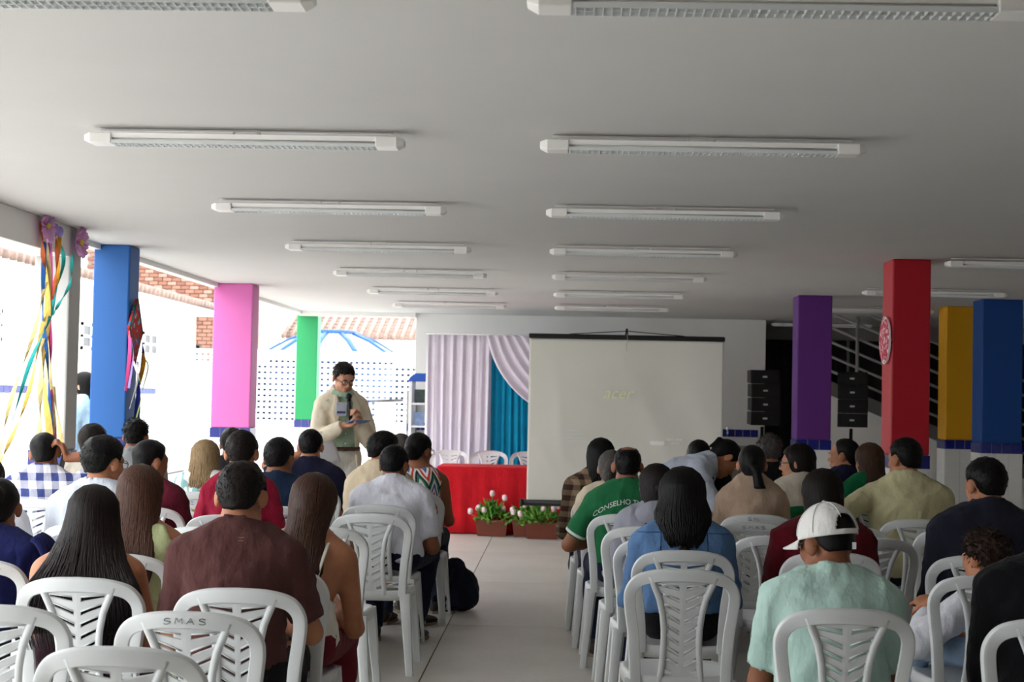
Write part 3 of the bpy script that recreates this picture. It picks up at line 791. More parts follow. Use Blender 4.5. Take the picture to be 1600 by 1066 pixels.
MB().prism([(-.16, .29), (.0, .0), (.20, .27), (.04, .52)], 'x', -.008, .012).build('panel', m_chita, kt, bevel=.003)
MB().tube([(.014, -.16, .29), (.014, 0, 0), (.014, .20, .27), (.014, .04, .52), (.014, -.16, .29)], .006, 5).build('edging', cloth('kite_edging', '#27502f'), kt)
for i, (c, y0, z0, dx, y1, z1, w) in enumerate([('pink', -.19, .27, .02, -.24, -.17, .03), ('violet', -.14, .22, .03, -.16, -.15, .02), ('white', -.06, .05, .05, -.12, -.30, .02), ('navy', .06, .05, .02, .04, -.56, .05), ('amber', .12, .14, .04, .10, -.12, .04), ('lime', .0, .0, .06, .0, -.45, .015), ('navy', .16, .2, .02, .15, -.1, .03), ('lime', .16, .1, .05, .22, -.16, .012)]):
    ribbon([(.02, y0, z0), (.02+dx, (y0+y1)/2-.02, (z0+z1)/2+.05), (.02, y1, z1)], w, c, kt, .4, i)
ds = empty('floral_disc', (2.375, 11.66, 1.97), 0, 'round pink floral disc fixed to the red pillar', 'wall decoration')
n = 36
MB().ring_loft([[(x, r*math.cos(2*PI*j/n), r*math.sin(2*PI*j/n)) for j in range(n)] for x, r in ((.012, .165), (-.004, .172), (-.014, .16), (-.016, .02))]).build('disc', m_chita2, ds)
MB().ring_loft([[(x, r*math.cos(2*PI*j/n), r*math.sin(2*PI*j/n)) for j in range(n)] for x, r in ((.006, .17), (.006, .176), (-.008, .176), (-.008, .168), (.006, .17))], cap=False).build('rim', mat('disc_rim', '#f0dfe2', .8), ds)
# ribbons on the white pillar
def tissue_flower(x, y, z, label, seed):
    r = random.Random(seed); e = empty('tissue_flower', (x, y, z), 0, label, 'paper flower', 'tissue flowers on the beam'); m_t = cloth('tissue_pink', '#dba6d4', .08)
    for k in range(14):
        a = 2*PI*k/14+r.uniform(-.2, .2); R_ = .085+.03*r.random(); mb = MB()
        mb.grid(lambda u, v: (.02+.03*u+.015*math.sin(9*v+k), u*R_*math.cos(a+(v-.5)*.7), u*R_*math.sin(a+(v-.5)*.7)+.008*math.sin(7*v)), 4, 6)
        mb.build('petal', m_t, e, solid=.001)
    MB().ball((.045, 0, 0), (.015, .022, .02)).build('centre', cloth('tissue_yellow', '#d8c04c'), e, smooth=True)
    return e
tissue_flower(-3.255, 10.28, 2.46, 'pink tissue flower with yellow centre at the white pillar top', 2)
tissue_flower(-3.26, 9.62, 2.50, 'pink tissue flower with hanging ribbons on the beam', 4)
rb = empty('ribbon_bunch', (-3.25, 9.75, 2.4), 0, 'long bunch of yellow, blue and pink ribbons hanging from the beam', 'ribbons')
K = [('straw', [(0, -.10, .08), (.02, -.06, -.3), (.01, .05, -.9), (.04, .15, -1.35)], .06), ('gold', [(0, -.08, .05), (.03, -.08, -.4), (.0, -.04, -.8), (.03, .05, -1.25), (.05, .05, -1.7)], .05), ('blue', [(.01, -.12, .0), (.02, -.14, -.45), (.02, -.02, -.75), (.02, .1, -1.2), (.03, .25, -1.65)], .035), ('magenta', [(.01, 0, .1), (.03, -.02, -.5), (.02, .05, -.9), (.03, .12, -1.7)], .03), ('rose', [(.02, .1, -.95), (.03, .12, -1.3), (.03, .12, -1.68)], .04), ('straw', [(.02, .1, -.9), (.03, .35, -1.4), (.04, .55, -1.95)], .035), ('teal', [(0, .22, .03), (.03, .2, -.1), (.03, .05, -.32), (.05, -.12, -.5), (.06, -.45, -.75), (.05, -.7, -1.1)], .03), ('teal', [(0, .46, -.02), (.03, .35, -.22), (.03, .12, -.38), (.03, 0, -.45)], .025), ('rust', [(0, .12, .08), (.02, .1, -.12), (.02, .02, -.35)], .03), ('amber', [(0, .2, .08), (.02, .12, -.2), (.02, -.02, -.45)], .03), ('straw', [(.02, -.1, -.25), (.05, -.4, -.6), (.05, -.75, -1.0), (.06, -.95, -1.35)], .03), ('gold', [(.02, -.1, -.45), (.05, -.45, -.95), (.06, -.8, -1.25), (.05, -1.0, -1.4)], .03), ('rust', [(0, -.14, .13), (.01, -.15, -.05), (.02, -.12, -.2)], .035), ('violet', [(.0, -.1, .14), (.02, -.08, 0), (.02, -.05, -.15)], .03), ('straw', [(.01, -.1, -.6), (.02, -.14, -1.1), (.03, -.16, -1.45)], .04)]
for i, (c, P, w) in enumerate(K): ribbon(P, w, c, rb, 1.0+.3*(i % 4), i)
for dy, dz in ((-.1, .12), (.05, .1), (.14, .09)): MB().ball((.02, dy, dz), (.025, .03, .035), 8, 6).build('knot', cloth('ribbon_violet', COLS['violet']), rb, smooth=True)

# ================================================================== left of the curtain
o = struct('trim_4', MB().b2((-2.02, 20.3, 0), (-1.90, 20.52, 1.55)), mat('grey_pilaster', '#a9a8a6', .8, .04), bevel=.006)
for k in range(1): link('blue_tile', TB, o, m_btile, (-1.96, 20.296, 1.07))
d = empty('display_stand', (-1.80, 19.6, 0), 0, 'narrow white display stand with blue top beside the lilac curtain', 'display stand')
MB().b2((-.10, -.25, 0), (-.06, .25, 1.66)).b2((.12, -.25, 0), (.16, .25, 1.66)).b2((-.10, -.25, 0), (.16, .25, .06)).build('frame', m_ch3, d, bevel=.005)
MB().prism([(-.12, 1.66), (.18, 1.66), (.18, 1.76), (-.02, 1.76), (-.08, 1.72)], 'y', -.27, .27).build('top_cap', mat('blue_cap', '#2456b8', .4, .03), d, bevel=.006)
for k in range(5):
    z = .25+k*.28; MB().b2((-.06, -.24, z), (.12, .24, z+.02)).build('shelf', m_ch3, d)
    MB().box((.03, -.2, z+.11), (.13, .02, .16)).build('leaflet', mat('leaflet_%d' % k, ('#c98aa0', '#8fb08c', '#d8d2c4', '#7f93b8', '#3b4a48')[k], .7, .2, 20), d)
d = empty('turnstile', (-2.30, 19.7, 0), 0, 'white gate post with a horizontal bar ending in blue', 'gate post')
MB().b2((-.02, -.14, 0), (.20, .14, 1.38)).build('post', m_ch3, d, bevel=.02)
MB().cyl((-.16, -.05, 1.40), (.30, -.05, 1.42), .018).build('bar', m_steel, d, smooth=True)
MB().prism([(-.30, 1.385), (-.12, 1.39), (-.12, 1.41), (-.22, 1.435), (-.31, 1.43)], 'y', -.10, .0).build('bar_end', mat('blue_cap', '#2456b8'), d, bevel=.006)
# ================================================================== bodies as smooth implicit surfaces
TAB = np.random.default_rng(3).random((32, 32, 32)).astype(np.float32)
def vnoise(P, sc_, seed=0):
    Q = P*sc_+seed*7.31; I = np.floor(Q).astype(int); f = Q-I; f = f*f*(3-2*f); I &= 31; J = (I+1) & 31; r = 0
    for dx in (0, 1):
        for dy in (0, 1):
            for dz in (0, 1):
                a = TAB[(J if dx else I)[:, 0], (J if dy else I)[:, 1], (J if dz else I)[:, 2]]
                r = r+a*(f[:, 0] if dx else 1-f[:, 0])*(f[:, 1] if dy else 1-f[:, 1])*(f[:, 2] if dz else 1-f[:, 2])
    return r*2-1
def axis(lo, hi, c, zones):
    out = [lo]; p = lo
    while p < hi:
        st = c
        for a, b, s in zones:
            if a-c*.5 <= p < b: st = min(st, s)
        p += st; out.append(p)
    return np.array(out, np.float32)
def rc(a, b, ra, rb=None): return ('rc', np.array(a, float), np.array(b, float), ra, ra if rb is None else rb)
def el(c, r, R=None): return ('el', np.array(c, float), np.array(r, float), None if R is None else np.array(R))
def grow(p, d):
    return (p[0], p[1], p[2], p[3]+d, p[4]+d) if p[0] == 'rc' else ('el', p[1], p[2]+d, p[3])
def evalp(p, X, Y, Z):
    if p[0] == 'rc':
        _, a, b, ra, rb = p; ab = b-a; L = max(1e-9, float(ab@ab))
        px, py, pz = X-a[0], Y-a[1], Z-a[2]
        t = np.clip((px*ab[0]+py*ab[1]+pz*ab[2])/L, 0, 1)
        return np.sqrt((px-t*ab[0])**2+(py-t*ab[1])**2+(pz-t*ab[2])**2)-(ra+t*(rb-ra))
    _, c, r, R = p; px, py, pz = X-c[0], Y-c[1], Z-c[2]
    if R is not None:
        qx = px*R[0, 0]+py*R[1, 0]+pz*R[2, 0]; qy = px*R[0, 1]+py*R[1, 1]+pz*R[2, 1]; qz = px*R[0, 2]+py*R[1, 2]+pz*R[2, 2]
        px, py, pz = qx, qy, qz
    k0 = np.sqrt((px/r[0])**2+(py/r[1])**2+(pz/r[2])**2); k1 = np.sqrt((px/r[0]**2)**2+(py/r[1]**2)**2+(pz/r[2]**2)**2)
    return k0*(k0-1)/np.maximum(k1, 1e-6)
class Field:
    def __init__(s, lo, hi, c, zones=()):
        ax = []
        for i in range(3): ax.append(axis(lo[i]-.02, hi[i]+.02, c, [(z[0][i], z[1][i], z[2]) for z in zones if z[3][i]]))
        s.ax = ax; s.D = np.full([len(a) for a in ax], .3, np.float32)
    def sl(s, p, m):
        if p[0] == 'rc':
            r = max(p[3], p[4])+m; lo = np.minimum(p[1], p[2])-r; hi = np.maximum(p[1], p[2])+r
        else:
            r = (p[2] if p[3] is None else np.abs(p[3])@p[2])+m; lo = p[1]-r; hi = p[1]+r
        out = []
        for i in range(3):
            a = np.searchsorted(s.ax[i], lo[i]); b = np.searchsorted(s.ax[i], hi[i]); out.append(slice(a, b))
        return tuple(out)
    def grids(s, sl): return s.ax[0][sl[0], None, None], s.ax[1][None, sl[1], None], s.ax[2][None, None, sl[2]]
    def add(s, prims, k=.03):
        for p in prims:
            sl = s.sl(p, .05+k)
            if any(q.stop <= q.start for q in sl): continue
            d = evalp(p, *s.grids(sl)); D = s.D[sl]
            h = np.maximum(k-np.abs(D-d), 0)/k; s.D[sl] = np.minimum(D, d)-h*h*k*.25
        return s
    def sub(s, prims, k=.01):
        for p in prims:
            sl = s.sl(p, .03+k)
            if any(q.stop <= q.start for q in sl): continue
            d = -evalp(p, *s.grids(sl)); D = s.D[sl]
            h = np.maximum(k-np.abs(D-d), 0)/k; s.D[sl] = np.maximum(D, d)+h*h*k*.25
        return s
    def cut(s, fn):
        X, Y, Z = s.ax[0][:, None, None], s.ax[1][None, :, None], s.ax[2][None, None, :]
        s.D = np.maximum(s.D, fn(X, Y, Z)).astype(np.float32); return s
    def surface(s):
        D = s.D; S = D < 0; nx, ny, nz = D.shape
        D[0] = D[-1] = .1; D[:, 0] = D[:, -1] = .1; D[:, :, 0] = D[:, :, -1] = .1; S = D < 0
        cnt = np.zeros((nx-1, ny-1, nz-1), np.uint8)
        for i in (0, 1):
            for j in (0, 1):
                for k in (0, 1): cnt += S[i:nx-1+i, j:ny-1+j, k:nz-1+k]
        act = (cnt > 0) & (cnt < 8); I = np.argwhere(act); idx = np.full(act.shape, -1, np.int32); idx[act] = np.arange(len(I))
        acc = np.zeros((len(I), 3), np.float64); num = np.zeros(len(I))
        C = [np.array(c) for c in ((0, 0, 0), (1, 0, 0), (0, 1, 0), (1, 1, 0), (0, 0, 1), (1, 0, 1), (0, 1, 1), (1, 1, 1))]
        val = [D[I[:, 0]+c[0], I[:, 1]+c[1], I[:, 2]+c[2]] for c in C]
        pos = [np.stack([s.ax[0][I[:, 0]+c[0]], s.ax[1][I[:, 1]+c[1]], s.ax[2][I[:, 2]+c[2]]], 1) for c in C]
        for a, b in ((0, 1), (2, 3), (4, 5), (6, 7), (0, 2), (1, 3), (4, 6), (5, 7), (0, 4), (1, 5), (2, 6), (3, 7)):
            m = (val[a] < 0) != (val[b] < 0); t = val[a][m]/(val[a][m]-val[b][m])
            acc[m] += pos[a][m]+(pos[b][m]-pos[a][m])*t[:, None]; num[m] += 1
        V = acc/np.maximum(num, 1)[:, None]; F = []
        for axn in range(3):
            sa = [slice(1, -1)]*3; sb = [slice(1, -1)]*3; sa[axn] = slice(0, -1); sb[axn] = slice(1, None)
            A = S[tuple(sa)]; B = S[tuple(sb)]; e = np.argwhere(A != B)
            if not len(e): continue
            fl = A[e[:, 0], e[:, 1], e[:, 2]]
            e = e+np.array([0 if q == axn else 1 for q in range(3)])
            u, v = [(1, 2), (2, 0), (0, 1)][axn]; du = np.zeros(3, int); du[u] = 1; dv = np.zeros(3, int); dv[v] = 1
            g = lambda q: idx[q[:, 0], q[:, 1], q[:, 2]]
            quad = np.stack([g(e-du-dv), g(e-dv), g(e), g(e-du)], 1)
            quad[~fl] = quad[~fl][:, ::-1]; F.append(quad)
        return V, np.concatenate(F)
def vnormals(V, F):
    n = np.cross(V[F[:, 2]]-V[F[:, 0]], V[F[:, 3]]-V[F[:, 1]]); N = np.zeros_like(V)
    for i in range(4): np.add.at(N, F[:, i], n)
    return N/np.maximum(np.linalg.norm(N, axis=1), 1e-9)[:, None]
def relax(V, F, it=1, w=.5):
    for _ in range(it):
        A = np.zeros_like(V); c = np.zeros(len(V))
        for a, b in ((0, 1), (1, 2), (2, 3), (3, 0)):
            np.add.at(A, F[:, a], V[F[:, b]]); np.add.at(c, F[:, a], 1); np.add.at(A, F[:, b], V[F[:, a]]); np.add.at(c, F[:, b], 1)
        V = V*(1-w)+w*A/np.maximum(c, 1)[:, None]
    return V
def qmesh(name, V, F, smooth=True):
    me = bpy.data.meshes.new(name); me.vertices.add(len(V)); me.vertices.foreach_set('co', np.asarray(V, np.float32).ravel())
    me.loops.add(F.size); me.loops.foreach_set('vertex_index', F.astype(np.int32).ravel())
    me.polygons.add(len(F)); me.polygons.foreach_set('loop_start', np.arange(0, F.size, 4, dtype=np.int32))
    me.update(calc_edges=True); me.validate()
    if smooth: me.shade_smooth()
    return me
def rotm(yaw=0, pitch=0, roll=0):
    """pitch > 0 looks down / leans forward, yaw > 0 turns left, roll > 0 tips to the person's right"""
    return np.array((Matrix.Rotation(math.radians(yaw), 3, 'Z') @ Matrix.Rotation(-math.radians(pitch), 3, 'X') @ Matrix.Rotation(math.radians(roll), 3, 'Y')))
def ik(a, t, l1, l2, pole):
    a, t, pole = np.array(a, float), np.array(t, float), np.array(pole, float); d = t-a; L = np.linalg.norm(d)
    L2 = min(L, (l1+l2)*.995); t = a+d/L*L2; d = (t-a)/L2
    x = (l1*l1-l2*l2+L2*L2)/(2*L2); h = math.sqrt(max(0, l1*l1-x*x)); n = pole-d*(pole@d); n /= np.linalg.norm(n)
    return a+d*x+n*h, t
def hand(w, d, nrm, side, curl=.5, grip=0, s=1.0, thumb=.6):
    """palm, four two-jointed fingers and a thumb; d points along the palm, nrm out of the palm"""
    d = np.array(d, float); d /= np.linalg.norm(d); nrm = np.array(nrm, float); nrm -= d*(nrm@d); nrm /= np.linalg.norm(nrm)
    x = np.cross(d, nrm)*side; R = np.stack([x, d, nrm], 1); out = [el(np.array(w)+d*.048*s, (.039*s, .052*s, .017*s), R)]
    for i, (o, l) in enumerate(((.028, .066), (.010, .075), (-.009, .070), (-.026, .054))):
        b = np.array(w)+d*.088*s+x*o*s; c = curl*(1+.1*i)+grip
        d1 = d*math.cos(c)+nrm*math.sin(c); d2 = d*math.cos(c*2.1)+nrm*math.sin(c*2.1)
        m = b+d1*l*.52*s; e = m+d2*l*.55*s
        out += [rc(b-d*.02*s, m, .0092*s, .0085*s), rc(m, e, .0083*s, .0068*s)]
    tb = np.array(w)+d*.028*s+x*.03*s; td = d*.72+x*.62+nrm*thumb; td /= np.linalg.norm(td); td2 = d*.9+x*.1+nrm*thumb*1.3; td2 /= np.linalg.norm(td2)
    out += [rc(tb, tb+td*.042*s, .0125*s, .0105*s), rc(tb+td*.042*s, tb+td*.042*s+td2*.032*s, .010*s, .0078*s)]
    return out
CR_C, CR_R = np.array((0, -.012, .032)), np.array((.0745, .0955, .084))
def head_prims(face=True):
    P = [el(CR_C, CR_R), el((0, .026, -.036), (.057, .066, .078)), rc((-.036, .03, -.068), (0, .062, -.095), .030, .022), rc((.036, .03, -.068), (0, .062, -.095), .030, .022),
         rc((-.034, .076, .022), (.034, .076, .022), .016), rc((-.034, .066, -.022), (.034, .066, -.022), .022)]
    F = [rc((0, .088, .012), (0, .108, -.026), .0085, .0125), rc((-.012, .094, -.033), (.012, .094, -.033), .009),
         rc((-.017, .086, -.058), (.017, .086, -.058), .0085), rc((-.014, .084, -.068), (.014, .084, -.068), .0085)]
    E = []
    for s in (-1, 1):
        E.append(el((s*.081, -.014, -.006), (.011, .023, .034), rotm(s*-28, 8, 0)))
    Eye = [el((s*.031, .094, .004), (.015, .010, .009)) for s in (-1, 1)]
    return P, F, E, Eye
def xf(p, R, t, s=1.0):
    if p[0] == 'rc': return ('rc', R@(p[1]*s)+t, R@(p[2]*s)+t, p[3]*s, p[4]*s)
    return ('el', R@(p[1]*s)+t, p[2]*s, R if p[3] is None else R@p[3])
HAIRLINES = {  # lowest hair against the fore-and-aft position on the head
    'short': ([-.13, -.075, -.05, -.032, -.004, .012, .024, .05, .075, .12], [-.052, -.050, -.035, .008, .010, -.022, .018, .045, .062, .070]),
    'recede': ([-.13, -.075, -.05, -.032, -.004, .012, .024, .04, .06, .12], [-.07, -.065, -.045, .004, .008, -.015, .03, .075, .11, .13]),
    'crop': ([-.13, -.06, -.03, .0, .03, .05, .075, .12], [-.03, -.03, .0, .012, .02, .045, .062, .07]),
    'long': ([-.13, -.05, .0, .022, .040, .06, .078, .12], [-.16, -.16, -.15, -.10, .005, .052, .068, .074]),
    'pulled': ([-.13, -.075, -.05, -.032, -.004, .014, .03, .05, .075, .12], [-.07, -.068, -.04, .006, .012, -.012, .012, .045, .062, .068])}
def strands_tuft(mb, V, N, n, r, l, w, down=.6, seed=0):
    g = np.random.default_rng(seed)
    for k in g.integers(0, len(V), n):
        p, nn = Vector(V[k]), Vector(N[k])
        t = Vector((g.normal()*.5, -.35+g.normal()*.3, -down+g.normal()*.3)); t = (t-nn*t.dot(nn)).normalized()
        d = (t*(1-r)+nn*r).normalized(); L = l*(.6+.8*g.random()); s = nn.cross(d).normalized()*w
        b = p-nn*.002; m = b+d*L*.55+nn*.001; e = b+d*L-nn*L*.25*(1-r)
        mb.add([b-s, b+s, b+nn*w*1.2, m-s*.7, m+s*.7, m+nn*w*.8, e], [(0, 1, 4, 3), (1, 2, 5, 4), (2, 0, 3, 5), (3, 4, 6), (4, 5, 6), (5, 3, 6)])
def tri_pad(F):
    return F
def hair_mesh(style, q, seed=0, tufts=True, taper=None, L=.4, spread=1.0, back=0.0, thick=.011, bald=False, part=0.0, wave=.0, vol=1.0, tail=None):
    """returns list of (verts, faces) pieces in head coordinates"""
    st = .0075 if q else .0095
    kind = {'crop': 'crop', 'short': 'short', 'fade': 'short', 'spiky': 'short', 'recede': 'recede', 'curly': 'short', 'long': 'long', 'pony': 'pulled', 'bun': 'pulled', 'half': 'long', 'wavy': 'long'}[style]
    low = -L-.02 if kind == 'long' else -.13
    wid = .13 if kind != 'long' else .31
    F = Field((-wid, -.30, low), (wid, .14, .20), st if kind != 'long' else st*1.25)
    X, Y, Z = F.ax[0][:, None, None], F.ax[1][None, :, None], F.ax[2][None, None, :]
    sm = lambda a: np.clip(a, 0, 1)**2*(3-2*np.clip(a, 0, 1))
    th = thick*(.35+.65*sm((Z+.04)/.07)) if style in ('short', 'recede', 'crop') else thick*sm((Z-.0)/.06)+.002 if style == 'fade' else thick
    if style == 'spiky': th = thick*(.4+.9*sm((Z-.0)/.1))
    hy, hz = HAIRLINES[kind]; zl = np.interp(F.ax[1], hy, hz)[None, :, None]
    if kind in ('short', 'recede'): th = th*(.12+.88*sm((Z-zl)/.05))
    base = evalp(el(CR_C, CR_R), X, Y, Z)-th
    nape = evalp(rc((0, -.045, -.02), (0, -.048, -.075), .058, .052), X, Y, Z)-th*.6
    k = .03; h = np.maximum(k-np.abs(base-nape), 0)/k; base = np.minimum(base, nape)-h*h*k*.25
    hy, hz = HAIRLINES[kind]; zl = np.interp(F.ax[1], hy, hz)[None, :, None]
    d = np.maximum(base, (zl-Z)*.75)
    if bald:
        d = np.maximum(d, -(evalp(el((0, -.035, .118), (.045, .05, .05)), X, Y, Z)))
    if kind == 'long':
        zz = np.array([.06, .0, -.06, -.12, -.18, -.26, -L*.85 if L > .3 else -.27, -max(L, .28)])
        yc = np.array([-.012, -.02, -.032, -.055, -.075, -.09, -.10, -.10])-np.array([0, 0, 0, .01, .03, .05, .06, .06])*back
        wx = np.array([.080, .086, .088, .092, .100, .112, .118, .10])*spread; wx[:2] = (.082, .088)
        if taper: wx = wx*np.array(taper)
        wy = np.array([.095, .092, .082, .062, .048, .036, .030, .018])*vol
        W = np.interp(F.ax[2], zz[::-1], wx[::-1])[None, None, :]; C_ = np.interp(F.ax[2], zz[::-1], yc[::-1])[None, None, :]; Dp = np.interp(F.ax[2], zz[::-1], wy[::-1])[None, None, :]
        v = (np.sqrt((X/W)**2+((Y-C_)/Dp)**2)-1)*np.minimum(W, Dp)
        v = np.maximum(v, Z-.05); v = np.maximum(v, -L*.90-Z)
        fr = np.interp(F.ax[2], [-.4, -.13, -.10, .03, .06], [.0, .0, .028, .034, .05])[None, None, :]
        v = np.maximum(v, (Y-fr)*.9)
        k = .025; h = np.maximum(k-np.abs(d-v), 0)/k; d = np.minimum(d, v)-h*h*k*.25
    F.D = np.broadcast_to(d, F.D.shape).astype(np.float32).copy()
    if tail is not None: F.add(tail, .012)
    V, Q = F.surface(); V = relax(V, Q, 1, .4); N = vnormals(V, Q)
    amp = {'crop': .001, 'short': .0025, 'fade': .0015, 'spiky': .005, 'recede': .002, 'curly': .010, 'long': .0015, 'pony': .0015, 'bun': .0015, 'half': .002, 'wavy': .006}[style]
    nz = vnoise(V*np.array([1, 1, .35 if kind == 'long' else .8]), 70 if style != 'curly' else 45, seed)+.5*vnoise(V, 150, seed+1)
    V = V+N*(amp*nz)[:, None]
    mb = MB(); g = np.random.default_rng(seed+5)
    if kind == 'long':
        n = (470 if q else 170)
        zs_ = None
        for i in range(n):
            a = math.radians(g.uniform(-28, 208)) # around the back, from temple to temple
            ll = L*(1.03-.22*g.random()**1.5); zend = -ll; pts = []
            ph = g.uniform(0, 6.28); wv = wave+.002; da = g.normal()*.05; a0 = a
            px = part
            for j in range(13):
                t = j/12
                if t < .33:
                    phi = (t/.33)*PI/2*.96+.06
                    rr = CR_R+thick+.0045; p = CR_C+np.array((rr[0]*math.sin(phi)*math.cos(a)*1.02+px*math.cos(phi), -rr[1]*math.sin(phi)*math.sin(a), rr[2]*math.cos(phi)))
                    if math.sin(a) < 0: p[1] = CR_C[1]-rr[1]*math.sin(phi)*math.sin(a)
                else:
                    u = (t-.33)/.67; z = .03+(zend-.03)*u
                    ex = .0035+.006*g.random()*u; W = np.interp(z, zz[::-1], wx[::-1])+ex; C_ = np.interp(z, zz[::-1], yc[::-1]); Dp = np.interp(z, zz[::-1], wy[::-1])+ex
                    aa = a+da*u+wv*8*math.sin(ph+u*9)
                    p = np.array((W*math.cos(aa), C_-Dp*math.sin(aa), z))
                    rr = CR_R+thick+.0045; k2 = 1-((z-CR_C[2])/rr[2])**2
                    if k2 > 0:
                        p2 = np.array((rr[0]*math.sqrt(k2)*math.cos(aa), CR_C[1]-rr[1]*math.sqrt(k2)*math.sin(aa), z))
                        if p2[0]**2+(p2[1]+.012)**2 > p[0]**2+(p[1]+.012)**2: p = p2
                    if p[1] > .025: p[1] = .025
                pts.append(p)
            w = .0042*(.7+.7*g.random())*(1 if q else 1.6)
            mb.tube(pts, [w*(.5+.5*min(1, j/4))*(1 if j < 10 else (13-j)/4) for j in range(13)], 4, flat=(1.0, .5), up=(math.cos(a), -math.sin(a), .15))
    elif style in ('short', 'spiky', 'curly', 'recede', 'fade') and (q or style in ('spiky', 'curly')) and tufts:
        l, w, r = {'short': (.016, .0016, .22), 'spiky': (.026, .0022, .45), 'curly': (.03, .003, .55), 'recede': (.010, .0014, .15), 'fade': (.007, .0014, .25)}[style]
        m = V[:, 2] > (-.03 if style != 'fade' else .02)
        strands_tuft(mb, V[m], N[m], {'short': 520, 'spiky': 420, 'curly': 700, 'recede': 300, 'fade': 350}[style], r, l, w, .5, seed)
    return V, Q, mb
def add_hair(root, style, m, R, t, hs, q, **kw):
    V, Q, mb = hair_mesh(style, q, **kw)
    V = (V*hs)@R.T+t
    v2 = [tuple(R@(np.array(p)*hs)+t) for p in mb.v]
    b = len(V)
    me = bpy.data.meshes.new('hair'); me.from_pydata([tuple(p) for p in V]+v2, [], [tuple(f) for f in Q.tolist()]+[tuple(i+b for i in f) for f in mb.f]); me.shade_smooth()
    return link('hair', me, root, m)
SK = {'a': skinmat('skin_light', '#c99377'), 'b': skinmat('skin_tan', '#b27a5b'), 'c': skinmat('skin_brown', '#8f5d43'), 'd': skinmat('skin_deep', '#6b4230')}
m_eye = mat('eye_white', '#e6e2dc', .3, 0); m_iris = mat('eye_dark', '#20140f', .2, 0); m_lip = mat('lip', '#9c5548', .5, .05)
HB = hairmat('hair_black', '#0d0b0b', .5, 1.5); HD = hairmat('hair_dark_brown', '#17110f', .5, 1.5); HBR = hairmat('hair_brown', '#4a3226', .5, 1.5); HBL = hairmat('hair_blonde', '#8c7455', .5, 1.5); HG = hairmat('hair_greying', '#4a4644', .6, 1.8); HLB = hairmat('hair_brown_highlights', '#3f2c20', .5, 1.9)
m_shoe = mat('dark_shoe', '#2c2621', .6, .1); m_sole = mat('shoe_sole', '#8a7a66', .8, .05)
DEN = cloth('dark_jeans', '#262b3c'); BLK = cloth('black_trousers', '#17171b'); 
NP = 0
